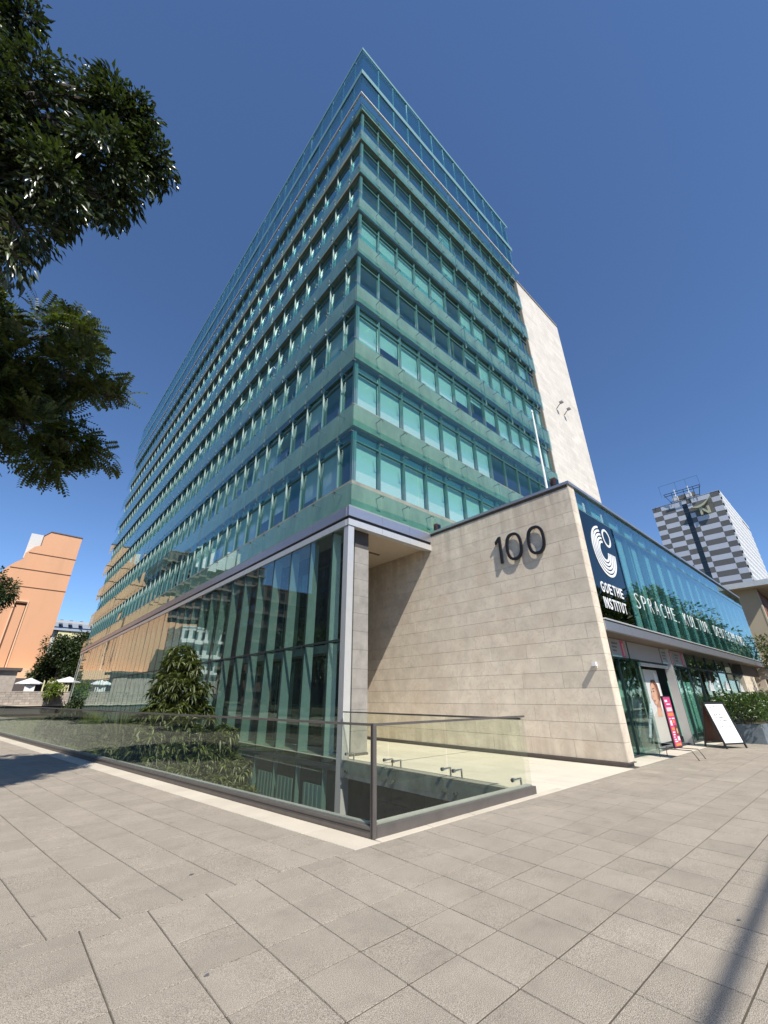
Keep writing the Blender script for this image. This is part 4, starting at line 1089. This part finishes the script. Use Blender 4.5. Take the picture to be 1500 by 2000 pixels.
# ================================================================== neighbours on the right
nb = thing('beige_building', 'beige building with a wide roof overhang and brick street front beyond the teal glass front', 'building', (42, 4, 0)); BI = T(-42, -4, 0)
def B(name, mb, kind=None): return obj(name, mb, nb, BI, kind)
b = MB(); b.box(42, 70, 4.05, 18, 0, 9.15, 'beige'); B('wall', b)
b = MB(); b.box(41.0, 71, 3.1, 19, 9.15, 9.42, 'beige'); b.box(40.9, 71, 3.0, 3.1, 9.1, 9.5, 'alu_light'); b.box(40.9, 41.0, 3.1, 19, 9.1, 9.5, 'alu_light'); B('roof_overhang', b)
lst = []
for r_ in range(22):
    for q in range(14):
        lst.append((MB().box(42.6+q*1.0+.01, 43.6+q*1.0-.01, 3.97, 4.045, 3.6+.25*r_+.006, 3.6+.25*(r_+1)-.006, 'brick_red'), Matrix.Identity(4)))
big = MB()
for m_, _ in lst: big.add(m_)
B('brick_course', big, 'stuff')
b = MB(); b.box(41.98, 42.5, 3.95, 4.04, 0, 9.1, 'beige'); B('corner_pilaster', b)
for q in range(5):
    b = MB(); b.box(44+2.6*q, 45.4+2.6*q, 3.93, 3.965, 4.4, 7.8, 'window_dark'); B('window', b)
b = MB(); b.box(37.2, 60, 3.5, 8, 2.55, 3.35, 'pale_stone'); B('canopy', b)
b = MB(); b.box(37.4, 60, 5.4, 5.6, 0, 2.55, 'travertine'); b.box(37.0, 37.5, 4.7, 5.4, 0, 2.55, 'travertine'); B('base_wall', b)

# hotel tower ---------------------------------------------------------------------
HX, HY0, HY1, HZ = 140, 13.05, 29.75, 55.0
hotel = thing('hotel_tower', 'distant tower with a grey checkerboard side wall and a gold N sign', 'building', (HX, HY0, 0)); HI = T(-HX, -HY0, 0)
def Hh(name, mb, kind=None): return obj(name, mb, hotel, HI, kind)
b = MB(); b.box(HX+.1, HX+42, HY0+.2, HY1, 0, HZ-.3, 'hotel_dark'); Hh('body', b)
cols_ = [HY1, 27.35, 23.7, 21.7]         # left edges, from the left corner of the face
ycols = [(29.75, 27.5, 0), (27.5, 24.0, 1), (24.0, 22.15, 0), (20.9, 19.7, 0), (19.7, 15.1, 1), (15.1, 13.05, 0)]
ph = 1.5
lst = []; tc = {}
z = HZ; r_ = 0
while z-ph > 14:
    for ci, (ya, yb, ph0) in enumerate(ycols):
        dark = (r_+ph0) % 2 == 0
        if ci == 2: dark = r_ % 2 == 0 if r_ else False
        if ci == 3: dark = r_ % 2 == 0
        if ci == 4 and 1 <= r_ <= 3: dark = True
        key = (ci, dark)
        if key not in tc: tc[key] = MB().box(0, .09, yb+.02, ya-.02, .02, ph-.02, 'hotel_dark' if dark else 'hotel_light')
        lst.append((tc[key], HI @ T(HX, 0, z-ph)))
    z -= ph; r_ += 1
pieces('wall_panel', lst, hotel, 3, 300, 5, T(HX, HY0, 0))
b = MB(); b.box(HX+.05, HX+.2, 20.9, 22.15, 8, HZ-1.2, 'window_dark'); b.box(HX+.0, HX+.2, 20.9, 22.15, HZ-1.2, HZ, 'hotel_light'); Hh('glass_strip', b)
b = MB()
for k in range(14): b.box(HX+.0, HX+.05, 20.9, 22.15, HZ-4.1-3*k, HZ-3.8-3*k, 'alu_dark')
Hh('strip_transom', b)
# sunlit window grid on the street side
b = MB()
for k in range(26): b.box(HX+.1, HX+42, HY0-.25, HY0+.2, HZ-.8-2.0*k, HZ-2.0*k, 'white')
Hh('floor_band', b, 'stuff')
b = MB()
for q in range(26): b.box(HX+.1+1.6*q, HX+.6+1.6*q, HY0-.30, HY0+.1, 4, HZ-1.0*(q//9), 'white')
Hh('facade_rib', b, 'stuff')
b = MB(); b.box(HX+.12, HX+42, HY0+.12, HY0+.19, 4, HZ-.6, 'window_dark'); Hh('facade_glazing', b)
b = MB(); b.box(HX+1, HX+10, 18.5, 23.5, HZ-.3, HZ+2.2, 'hotel_dark'); Hh('roof_house', b)
for ya in (22.6, 19.2):
    b = MB(); b.box(HX+.2, HX+1.6, ya, ya+1.3, HZ-.2, HZ+2.0, 'white'); Hh('roof_unit', b)
    b = MB(); b.tube([(HX+.8, ya+.4, HZ+2), (HX+.8, ya+.4, HZ+4.4)], .14, 'white', 6); Hh('mast', b)
b = MB()
for z_ in (HZ+.25, HZ+2.4, HZ+3.1):
    b.bar((HX-.6, 25.6 if z_ > HZ+1 else 24.6, z_), (HX-.6, 16.5 if z_ > HZ+1 else 17.2, z_), .14, .14, 'black')
b.bar((HX-.6, 25.6, HZ+3.1), (HX-.3, 24.3, HZ), .12, .12, 'black'); b.bar((HX-.6, 16.5, HZ+3.1), (HX-.3, 17.3, HZ), .12, .12, 'black')
for y_ in (23.6, 20.6, 18.2): b.bar((HX-.6, y_, HZ+.2), (HX-.6, y_, HZ+3.1), .12, .12, 'black')
for y_ in (26.2, 22.0, 19.4, 16.3): b.bar((HX-.9, y_, HZ+2.4), (HX-.9, y_, HZ+6.0), .05, .05, 'alu_dark')
b.bar((HX-.9, 26.2, HZ+6), (HX-.9, 16.3, HZ+6), .05, .05, 'alu_dark')
Hh('maintenance_gantry', b)
b = MB(); b.box(HX-.05, HX+.3, HY0, HY1, HZ, HZ+.12, 'alu_light'); Hh('parapet', b)
sg = thing('hotel_sign', 'gold N with a curved blade above it high on the checkerboard tower', 'sign', (HX-.4, 17.4, 50.5)); NI2 = T(-(HX-.4), -17.4, -50.5)
b = MB()
for y0, y1 in ((18.45, 17.95), (16.65, 16.15)): b.box(HX-.75, HX-.25, y1, y0, 49.0, 51.2, 'gold')
b.prism([(HX-.76, 18.45, 51.2), (HX-.76, 17.8, 51.2), (HX-.76, 16.15, 49.0), (HX-.76, 16.8, 49.0)], (.5, 0, 0), 'gold'); obj('letter', b, sg, NI2)
top = [(HX-1.1, 19.5+.6-5.0*t, 51.9+.55*t*t*3.4-.35*math.sin(math.pi*t)) for t in np.linspace(0, 1, 14)]
bot = [(HX-1.1, 19.5+.6-5.0*t, 51.9+.55*t*t*3.4-.35*math.sin(math.pi*t)-.75*math.sin(math.pi*t)**.8*(1-.3*t)) for t in np.linspace(1, 0, 14)[1:-1]]
b = MB(); b.prism(top+bot, (.9, 0, 0), 'gold'); obj('blade', b, sg, NI2)

# ================================================================== background on the left
og = thing('orange_building', 'orange rendered building with a stepped blank gable wall', 'building', (0, 100, 0)); OI = T(0, -100, 0)
def O(name, mb, kind=None): return obj(name, mb, og, OI, kind)
prof = [(5.55, 4.8), (5.58, 31.9), (.46, 31.95), (-.50, 30.9), (-.55, 28.9), (-1.36, 28.5), (-2.36, 27.0), (-2.4, 25.8), (-3.3, 24.95), (-4.22, 23.8), (-4.8, 22.5), (-9, 22.3), (-9.2, 17), (-16, 17), (-16, 4.8)]
b = MB(); b.prism([(x, 100, z) for x, z in prof], (0, 16, 0), 'orange'); O('gable_wall', b)
b = MB()
for z_, xl in ((27.25, -1.9), (24.0, -3.8), (20.7, -8.9)): b.box(xl, 5.6, 99.93, 99.999, z_-.10, z_+.02, 'orange_dark')
O('groove', b)
b = MB(); b.prism([(x, 99.9, z) for x, z in ((5.65, 31.85), (.46, 31.9), (.46, 32.1), (5.65, 32.05))], (0, 16, 0), 'brick_brown')
b.prism([(.46, 99.9, 32.05), (.40, 99.9, 32.1), (-.62, 99.9, 30.95), (-.60, 99.9, 28.95), (-.50, 99.9, 28.95), (-.52, 99.9, 30.9)], (0, 16, 0), 'brick_brown'); O('capping', b)
b = MB(); b.box(-1.45, -1.25, 99.8, 99.99, 5, 17.9, 'orange_pale'); b.box(.45, .65, 99.8, 99.99, 5, 17.9, 'orange_pale'); b.box(-1.45, .65, 99.8, 99.99, 17.9, 18.15, 'orange_pale')
O('niche_surround', b)
b = MB(); b.box(-1.24, .44, 99.95, 99.995, 5, 17.89, 'orange_dark'); b.box(-1.0, .3, 99.90, 99.949, 5, 17.3, 'orange'); b.box(-1.24, .44, 99.6, 99.94, 17.6, 17.89, 'orange_dark'); O('niche', b)
b = MB(); b.box(-2.6, .0, 104, 112, 27, 32.2, 'poster_bg'); O('stair_head', b)
b = MB(); b.box(-14, 6.55, 97.9, 99.9, 4.7, 6.35, 'orange_pale'); O('base_annex', b)
b = MB(); b.box(-16, 6.4, 97.95, 100.2, 0, 4.7, 'granite_dark'); O('undercroft', b)

def block(name, label, x0, x1, y0, y1, z, mat, nx, nz, wmat='window_dark', extra=None):
    t = thing(name, label, 'building', ((x0+x1)/2, y0, 0)); I = T(-(x0+x1)/2, -y0, 0)
    b = MB(); b.box(x0, x1, y0, y1, 0, z, mat); obj('wall', b, t, I)
    dx = (x1-x0)/nx; dz = (z-3)/nz
    wl = MB(); 
    for i in range(nx):
        for k in range(nz):
            wl.box(x0+dx*(i+.22), x0+dx*(i+.8), y0-.05, y0-.01, 3+dz*(k+.25), 3+dz*(k+.8), wmat)
    wn = obj('windows_front', wl, t, I, 'stuff'); wn.name = 'window'
    sl = MB()
    for k in range(nz): sl.box(x0-.1, x1+.1, y0-1.0, y0-.06, 3+dz*k-.15, 3+dz*k+.9*.4, extra or mat)
    obj('balcony', sl, t, I, 'stuff')
    ny = max(1, int((y1-y0)/3)); sw = MB()
    for i in range(ny):
        for k in range(nz): sw.box(x1+.01, x1+.05, y0+(y1-y0)/ny*(i+.25), y0+(y1-y0)/ny*(i+.75), 3+dz*(k+.25), 3+dz*(k+.8), wmat)
    obj('side_window', sw, t, I, 'stuff')
    b = MB(); b.box(x0-.15, x1+.15, y0-.15, y1+.15, z, z+.3, mat); obj('roof', b, t, I)
    return t
t = block('brick_tower', 'brown brick apartment tower with balcony bands mirrored in the left glass facade', -42, -10.2, 122, 140, 40.2, 'brick_brown', 12, 12, extra='soffit_dark')
b = MB(); b.box(-5.0, 8.2, -1.3, 10, 36.5, 43.0, 'white'); obj('penthouse', b, t)
block('red_brick_tower', 'red brick apartment tower mirrored in the lower glass wall', -38, -23, 85, 100, 24.5, 'brick_dark', 6, 7, extra='granite_dark')
block('white_balcony_house', 'white low apartment house with balconies mirrored in the lower glass wall', -17, -9.6, 88, 97, 14.5, 'poster_bg', 4, 4, extra='white')
yb = thing('cream_building', 'cream apartment block with a grey mansard roof behind the dark trees', 'building', (14, 150, 0)); YI = T(-14, -150, 0)
b = MB(); b.box(9.6, 26, 150, 160, 0, 19.3, 'cream'); b.box(4.5, 9.59, 151, 160, 0, 19.2, 'poster_bg'); obj('wall', b, yb, YI)
b = MB(); b.prism([(4, 149.6, 19.3), (4, 152.5, 21.9), (4, 160, 21.9), (4, 160, 19.3)], (23, 0, 0), 'grey_roof'); obj('roof', b, yb, YI)
b = MB(); b.box(4, 27, 149.4, 149.6, 21.3, 22.0, 'alu_light'); obj('gutter', b, yb, YI)
for i in range(5):
    for k in range(4):
        f_ = obj('window', MB().box(10.6+2.9*i, 11.9+2.9*i, 149.93, 149.99, 16.3-3.1*k, 18.0-3.1*k, 'white'), yb, YI)
        obj('pane', MB().box(10.72+2.9*i, 11.2+2.9*i, 149.90, 149.925, 16.4-3.1*k, 17.9-3.1*k, 'window_dark').box(11.3+2.9*i, 11.78+2.9*i, 149.90, 149.925, 16.4-3.1*k, 17.9-3.1*k, 'window_dark'), f_)
for x in (6.5, 9.2, 11.5, 14, 17): obj('dormer', MB().box(x, x+.7, 149.5, 152, 21.0, 22.3, 'grey_roof'), yb, YI)

# terrace wall of rough granite blocks
gw = thing('granite_wall', 'rough granite block wall carrying the cafe terrace at the far end of the garden', 'wall', (0, 75, 0)); GI = T(0, -75, 0)
b = MB(); b.box(-14, 12, 75.06, 99, -1, 2.25, 'granite_dark'); obj('terrace', b, gw, GI)
lst = []; rr = random.Random(11); z = .78
tg = [MB().box(.01, w_-.01, rr.uniform(-.04, .0), .1, .008, .292, 'granite') for w_ in (.5, .6, .7, .8)]
for r_ in range(5):
    x = -8-.3*(r_ % 2)
    while x < 12:
        k = rr.randrange(4); lst.append((tg[k], T(x, 75-75, z))); x += (.5, .6, .7, .8)[k]
    z += .30
pieces('granite_block', lst, gw, .65, 300, 3, T(0, 75, 0))
b = MB(); b.box(-14, 12, 74.7, 75.05, .60, .76, 'pale_stone'); b.box(-14, 12, 74.95, 75.1, 2.28, 2.38, 'granite'); obj('ledge', b, gw, GI)
b = MB(); b.box(-14, 12, 74.9, 75.05, -1, .6, 'granite_dark'); obj('base', b, gw, GI)
b = MB(); b.box(-14, 1.9, 77.8, 82, 2.3, 5.0, 'granite'); b.box(-14, 2.3, 77.3, 82.2, 5.0, 5.35, 'granite_dark'); obj('kiosk', b, gw, GI)

def umbrella(x, y, z, r_, h, lab):
    t = thing('cafe_parasol', lab, 'parasol', (x, y, z), 0, 'white parasols on the cafe terrace')
    obj('pole', MB().tube([(0, 0, 0), (0, 0, h)], .04, 'alu_light', 6), t)
    n = 8; V = [(0, 0, h+.1), (0, 0, h+.02)]+[(r_*math.cos(2*math.pi*k/n), r_*math.sin(2*math.pi*k/n), h-.6) for k in range(n)]
    V += [(q[0], q[1], q[2]-.12) for q in V[2:2+n]]
    Fc = [(0, 2+k, 2+(k+1) % n) for k in range(n)]+[(1, 2+(k+1) % n, 2+k) for k in range(n)]+[(2+k, 10+k, 10+(k+1) % n, 2+(k+1) % n) for k in range(n)]
    obj('canopy', MB().raw(V, Fc, 'white'), t); return t
umbrella(3.5, 76.6, 2.25, 1.55, 1.75, 'white terrace parasol nearer the orange building')
umbrella(7.9, 77.6, 2.25, 1.9, 2.05, 'white terrace parasol half hidden by the glass facade')
t = thing('menu_board', 'white board hung on the terrace edge under the first parasol', 'board', (3.6, 75.5, 2.38)); obj('panel', MB().box(-.55, .55, 0, .05, 0, .75, 'white'), t); obj('leg', MB().box(-.5, -.44, .05, .1, 0, .75, 'black').box(.44, .5, .05, .1, 0, .75, 'black'), t)
def person(x, y, z, lab, shirt):
    t = thing('person', lab, 'person', (x, y, z))
    me = bpy.data.meshes.new('body'); vs = [(0, 0, .55), (0, 0, .8), (0, .02, 1.05), (0, .0, 1.2), (0, -.02, 1.36), (-.2, 0, 1.08), (-.24, -.08, .85), (-.1, -.28, .80), (.2, 0, 1.08), (.24, -.08, .85), (.1, -.28, .80), (-.1, -.35, .55), (-.1, -.38, .08), (.1, -.35, .55), (.1, -.38, .08)]
    es = [(0, 1), (1, 2), (2, 3), (3, 4), (2, 5), (5, 6), (6, 7), (2, 8), (8, 9), (9, 10), (0, 11), (11, 12), (0, 13), (13, 14)]
    me.from_pydata(vs, es, []); me.materials.append(M[shirt]); o = link('body', me, t)
    sk = o.modifiers.new('skin', 'SKIN'); rad = [.16, .16, .15, .06, .11, .07, .05, .04, .07, .05, .04, .08, .05, .08, .05]
    for i, r_ in enumerate(rad): me.skin_vertices[0].data[i].radius = (r_, r_*.85)
    me.skin_vertices[0].data[0].use_root = True; o.modifiers.new('sub', 'SUBSURF').levels = 1
    obj('head', MB().tube([(0, -.02, 1.22), (0, -.03, 1.28), (0, -.03, 1.38), (0, -.02, 1.46), (0, -.02, 1.5)], [.05, .085, .10, .08, .03], 'skin', 8), t)
    obj('hair', MB().tube([(0, .01, 1.36), (0, .01, 1.46), (0, 0, 1.53)], [.10, .10, .04], 'hair', 8), t)
    obj('chair', MB().box(-.22, .22, -.15, .25, .48, .53, 'black').box(-.22, .22, .25, .29, .5, 1.0, 'black').box(-.2, -.16, -.1, .25, 0, .48, 'black').box(.16, .2, -.1, .25, 0, .48, 'black'), t)
person(5.55, 76.2, 2.25, 'person in a dark top seated on the terrace, nearer the white board', 'navy')
person(6.55, 76.4, 2.25, 'person in a dark blue top seated on the terrace, nearer the bush', 'navy')

# ================================================================== trees
LQ = quad_leaf(.16, .06); LT = leaf_tmpl(.17, .055)
def shift(l, dx=0, dy=0): return [(a+dx, b+dy, c, r_) for a, b, c, r_ in l]
TR = .16
T1 = [(-2.95, 6.3, 11.8, .48), (-2.25, 6.2, 10.46, .66), (-1.60, 6.3, 11.55, .50), (-1.02, 6.2, 11.42, .62), (-.40, 6.15, 11.15, .40), (-1.05, 6.2, 10.1, .74), (-1.45, 6.1, 8.75, .62),
      (-1.55, 6.2, 7.75, .38), (-1.50, 6.2, 7.28, .24), (-1.95, 6.3, 8.9, .70), (-.80, 6.2, 9.3, .28), (-2.6, 6.3, 9.2, .95), (-3.4, 6.6, 10.6, 1.2), (-1.9, 6.9, 10.1, .8), (-3.6, 6.4, 12.4, .6), (-2.5, 6.2, 7.9, .6), (-.62, 6.2, 10.75, .3), (-1.35, 6.1, 12.0, .22), (-.95, 6.1, 11.95, .2), (-.75, 6.2, 9.85, .35), (-.30, 6.2, 10.75, .2), (-2.75, 6.2, 12.2, .25)]
tree('street_tree', 'dark glossy-leaved street tree reaching in from the upper left', T1, [(-4.2, 5.6, 0), (-4.1, 5.7, 3), (-3.7, 6.0, 6), (-3.2, 6.3, 8.5), (-2.6, 6.3, 10)], 'leaf_gloss', leaf_tmpl(.165, .058), 640, 42, .25, (.7, 1.25), 'street trees at the kerb on the left', droop=.75, shell=.35)
TR = .15
T2 = [(-1.54, 9.6, 8.95, .58), (-.90, 9.6, 9.1, .50), (-1.35, 9.6, 7.45, .95), (-.70, 9.6, 7.95, .72), (.02, 9.6, 8.12, .30), (.30, 9.55, 7.86, .16), (-.90, 9.5, 6.42, .72), (-.15, 9.6, 6.45, .42), (-.45, 9.6, 5.82, .30), (.22, 9.6, 6.38, .22), (-1.9, 9.6, 6.95, 1.05), (-2.3, 9.8, 8.4, .9), (-2.9, 10, 7.4, 1.1), (-1.9, 9.9, 5.9, .5)]
tree('street_tree', 'feathery-leaved street tree lower on the left', T2, [(-4.2, 10.0, 0), (-4.1, 10, 2.5), (-3.5, 9.9, 4.8), (-2.6, 9.8, 6.6), (-1.6, 9.7, 7.8)], 'leaf_pinnate', pinnate_tmpl(.30, 7, .10, .052), 230, 20, .27, (.75, 1.2), 'street trees at the kerb on the left', droop=.15, shell=.2)
TR = .3
def big_tree(name, label, x, y, h, r_, mat, n, group=None, s=1.0, cat='tree'):
    rr = np.random.default_rng(int(abs(x*13+y*7)) % 9999); L = []
    for k in range(9):
        a = rr.uniform(0, 6.28); q = rr.uniform(.2, .75)*r_
        L.append((x+q*math.cos(a), y+q*math.sin(a), h-r_*rr.uniform(.4, 1.5), r_*rr.uniform(.38, .6)))
    L.append((x, y, h-r_*.55, r_*.55))
    return tree(name, label, L, [(x, y, 0), (x+.1, y, h*.3), (x, y+.1, h*.6)], mat, quad_leaf(.34*s, .16*s), n, 12, .5*s, (.7, 1.4), group, droop=.3, shell=.5, cat=cat)
gl = 'street trees outside the view, mirrored in the glass'
for i, (x, y, h) in enumerate(((17, -12.5, 11), (26, -13, 12.5), (29.5, -2.3, 8.5), (38, -2.2, 9.5), (47, -2.4, 9.5), (57, -2.2, 9.5), (4, -14.5, 11))):
    big_tree('plane_tree', f'unseen street tree mirrored in the teal glass, {["first", "second", "third", "fourth", "fifth", "sixth", "seventh"][i]} in order', x, y, h, 3.6, 'leaf_pinnate', 700, gl)
for i, (x, y, h) in enumerate(((-9.5, 19, 9), (-10, 29, 10), (-9.5, 39, 9), (-10.5, 50, 10))):
    big_tree('plane_tree', f'unseen street tree mirrored in the lower glass wall, {["nearest", "second nearest", "third nearest", "farthest"][i]} the corner', x, y, h, 3.4, 'leaf_dark', 420, 'street trees along the left street, mirrored in the glass')
block('grey_street_block', 'long dark grey apartment block mirrored near the corner of the lower glass', -80, -36, 34, 84, 40, 'granite_dark', 11, 11, extra='soffit_dark')
gl = 'dark trees beside the orange building'
for (x, y, h, r_, lab) in ((7.4, 92, 11.6, 2.9, 'dark tree against the foot of the orange gable'), (10.2, 94, 12.8, 2.8, 'dark tree rising between orange gable and glass facade'), (9.6, 90, 9.0, 2.8, 'low dark tree behind the terrace parasols'),
                           (13.5, 93, 11.5, 3.2, 'dark tree hidden mostly behind the glass facade end'), (6.6, 96, 8.6, 2.2, 'small dark tree close to the orange annex')):
    big_tree('dense_tree', lab, x, y, h, r_, 'leaf_dark', 420, gl, 1.2)
TR = .12
big_tree('conifer', 'dark round-headed tree at the left edge before the orange building', -2.6, 50, 12.3, 1.9, 'leaf_dark', 420, None, .7)
TR = .04
big_tree('young_tree', 'small airy tree before the beige building at the right edge', 37.3, 3.9, 5.2, 1.0, 'leaf_pinnate', 90, None, .45)
big_tree('young_tree', 'small airy tree farther along beside the hedge', 33.8, 3.2, 4.3, .8, 'leaf_pinnate', 60, None, .45)
# light tree inside the court, mirrored in the glass
TR = .05
# rosette shrubs climbing out of the sunken court
def rosette_bush(name, label, lobes, base, n, L=.26, W=.05, mat='leaf_bush', group=None, leaves=13, shell=.62):
    t = thing(name, label, 'shrub', base, 0, group); Bv = np.array(base)
    C_, d, idx = in_lobes(lobes, n, shell)
    rep = np.repeat(np.arange(n), leaves)
    d[:, 2] += .55; d /= np.linalg.norm(d, axis=1)[:, None]
    a = RNG.random(len(rep))*6.283; q = RNG.normal(size=(len(rep), 3)); q = np.cross(q, d[rep]); q /= np.linalg.norm(q, axis=1)[:, None]+1e-9
    el = RNG.uniform(-.25, .75, len(rep))
    dirs = q+d[rep]*el[:, None]
    Rm = rot_from(dirs, .15); 
    me = leaf_mesh('foliage', [scatter(leaf_tmpl(L, W, .3, .35), C_[rep]-Bv, Rm, RNG.uniform(.7, 1.15, len(rep)))], mat); link('foliage', me, t, kind='stuff')
    for l in lobes[:6]:
        b = MB(); e = np.array(l[:3])-Bv; b.tube([(0, 0, 0), tuple(e*.5+np.array([0, 0, -.1])), tuple(e)], [.04, .03, .012], 'bark', 6)
        obj('stem', b, t)
    return t
BU = [(3.95, 13.5, 2.55, .46), (4.15, 13.5, 2.35, .42), (3.95, 13.5, 1.85, .66), (4.3, 13.4, 1.5, .66), (3.75, 13.3, .85, .75), (4.45, 13.2, .75, .72), (3.4, 13.2, .45, .6), (3.3, 13.4, .8, .40), (3.35, 13.2, .4, .45), (3.5, 13.2, .0, .75), (4.4, 13.0, .0, .85), (3.6, 12.6, -.65, .7), (4.4, 12.6, -.6, .75), (5.0, 12.5, -.5, .6)]
rosette_bush('rosette_shrub', 'tall shrub of drooping leaf rosettes rising above the street railing', BU, (4.1, 13.4, -.95), 1050, L=.26, W=.055)
BU2 = [(5.25, 12.6, .55, .30), (5.2, 12.6, .1, .42), (5.5, 12.2, -.35, .42), (5.0, 12.0, -.7, .5), (5.45, 11.7, -.9, .45), (4.6, 11.9, -1.1, .5), (5.1, 11.3, -1.3, .45)]
rosette_bush('rosette_shrub', 'lower shrub of leaf rosettes spilling into the sunken court', BU2, (5.3, 12.75, -1.0), 480, mat='leaf_bush', W=.06)
BU3 = [(3.2, 15.5, -.2, .6), (3.0, 17, -.3, .6), (3.6, 16.2, -.4, .6), (2.9, 18.6, -.5, .6), (4.5, 15, -.5, .8)]
rosette_bush('rosette_shrub', 'low dark rosette ground shrub behind the railing panes', BU3, (3.3, 16, -.9), 200)
SH = [(3.6, 30, .9, .55), (3.3, 30, .2, .6), (2.7, 30.5, .1, .5), (4.1, 30.2, .3, .55), (3.7, 30, 1.35, .35)]
rosette_bush('garden_shrub', 'mid-height leafy shrub in the far garden before the granite wall', SH, (3.5, 30, -.8), 240, .24, .06, 'leaf_dark')
def tuft(x, y, z, h, n, lab, mat='leaf_yellow', spread=.5, w=.02):
    t = thing('grass_tuft', lab, 'ornamental grass', (x, y, z))
    a = RNG.random(n)*6.283; k = RNG.random(n)**.7*spread
    dirs = np.stack([np.cos(a)*k, np.sin(a)*k, np.ones(n)], 1)
    me = leaf_mesh('blades', [scatter(leaf_tmpl(1.0, w, .1, .0), np.stack([np.cos(a)*k*.3, np.sin(a)*k*.3, np.zeros(n)], 1), rot_from(dirs, .5), RNG.uniform(.5, 1, n)*h)], mat); link('blades', me, t, kind='stuff')
tuft(4.6, 30, -.6, 1.7, 420, 'tall yellow green grass tuft beside the garden shrub')
tuft(5.7, 27.5, -.6, 1.9, 60, 'spiky sword-leaved plant near the glass facade', 'leaf_bush', .8, .07)
rosette_bush('garden_shrub', 'low green shrub around the grass tuft', [(4.6, 29, -.2, .55), (5.3, 29, -.25, .5), (3.9, 28.5, -.3, .5)], (4.6, 29, -.8), 150, .22, .07, 'leaf_dark')
SH2 = [(5.9, 73.5, 3.0, .8), (6.6, 73.5, 2.6, .8), (5.6, 73.2, 1.9, .6)]
rosette_bush('terrace_bush', 'yellow green bush hanging over the granite wall', SH2, (6.2, 73.8, -.3), 160, .35, .1, 'leaf_yellow')
# lawn in the garden
n = 9000; yy_ = RNG.uniform(13.5, 60, n)**1.0; xx = RNG.random(n); xl = RX+SL*(yy_-RY)+.2; xx = xl+xx*(np.where(yy_ < 20.5, 5.7, X0-.3)-xl)
zz = -.95+(yy_-12.6)/(YE-12.6)*.6
Pp = np.stack([xx, yy_, zz], 1); dd = RNG.normal(size=(n, 3))*.5; dd[:, 2] = 1
lw_ = link('lawn', leaf_mesh('lawn', [scatter(leaf_tmpl(.22, .03, .1, 0), Pp, rot_from(dd), RNG.uniform(.6, 1.3, n))], 'grass'), None, None, 'stuff')
mb = MB(); mb.raw([(3.0, 21, -.855), (7.4, 21, -.855), (7.4, 32, -.76), (2.0, 32, -.76)], [(0, 1, 2, 3)], 'grass'); tag(obj('lawn_bed', mb), kind='structure')

# unseen mast and arm added behind the camera to cast the shadow band
t = thing('shadow_mast', 'unseen tall mast with a long horizontal arm, added behind the viewer to cast a shadow band', 'shadow caster', (8.7, -5.50, -.13))
obj('pole', MB().tube([(0, 0, 0), (0, 0, 9.1)], [.13, .10], 'alu_dark', 10), t)
obj('arm', MB().tube([(0, 0, 9.0), (-3, -.15, 9.1), (-8.4, -.35, 9.1)], [.04, .04, .038], 'alu_dark', 10), t)
obj('lamp_head', MB().box(-9.1, -8.3, -.5, -.2, 9.0, 9.18, 'alu_light'), t)  # unseen box ending the added arm; it holds no lamp
# litter: fallen leaves on the paving
for i, (x, y) in enumerate(((1.45, 3.25), (4.72, 1.25), (1.9, 4.9))):
    mb = MB(); a = i*1.3; mb.prism([(.016*math.cos(a+q)*(1.6 if k % 2 else .8), .012*math.sin(a+q), .002) for k, q in enumerate((0, 1.2, 2.4, 3.6, 5.0))], (0, 0, .004), 'ink')
    o = obj('fallen_leaf', mb, None, T(x, y, .001)); tag(o, f'dark fleck of a fallen leaf on the paving, {["near the lower left", "at the right of the foreground", "left of the corner post", "on the right-hand slabs", "just before the corner post", "on the left paving", "far on the right-hand slabs", "in the middle foreground"][i]}', 'leaf', 'fallen leaves on the paving')
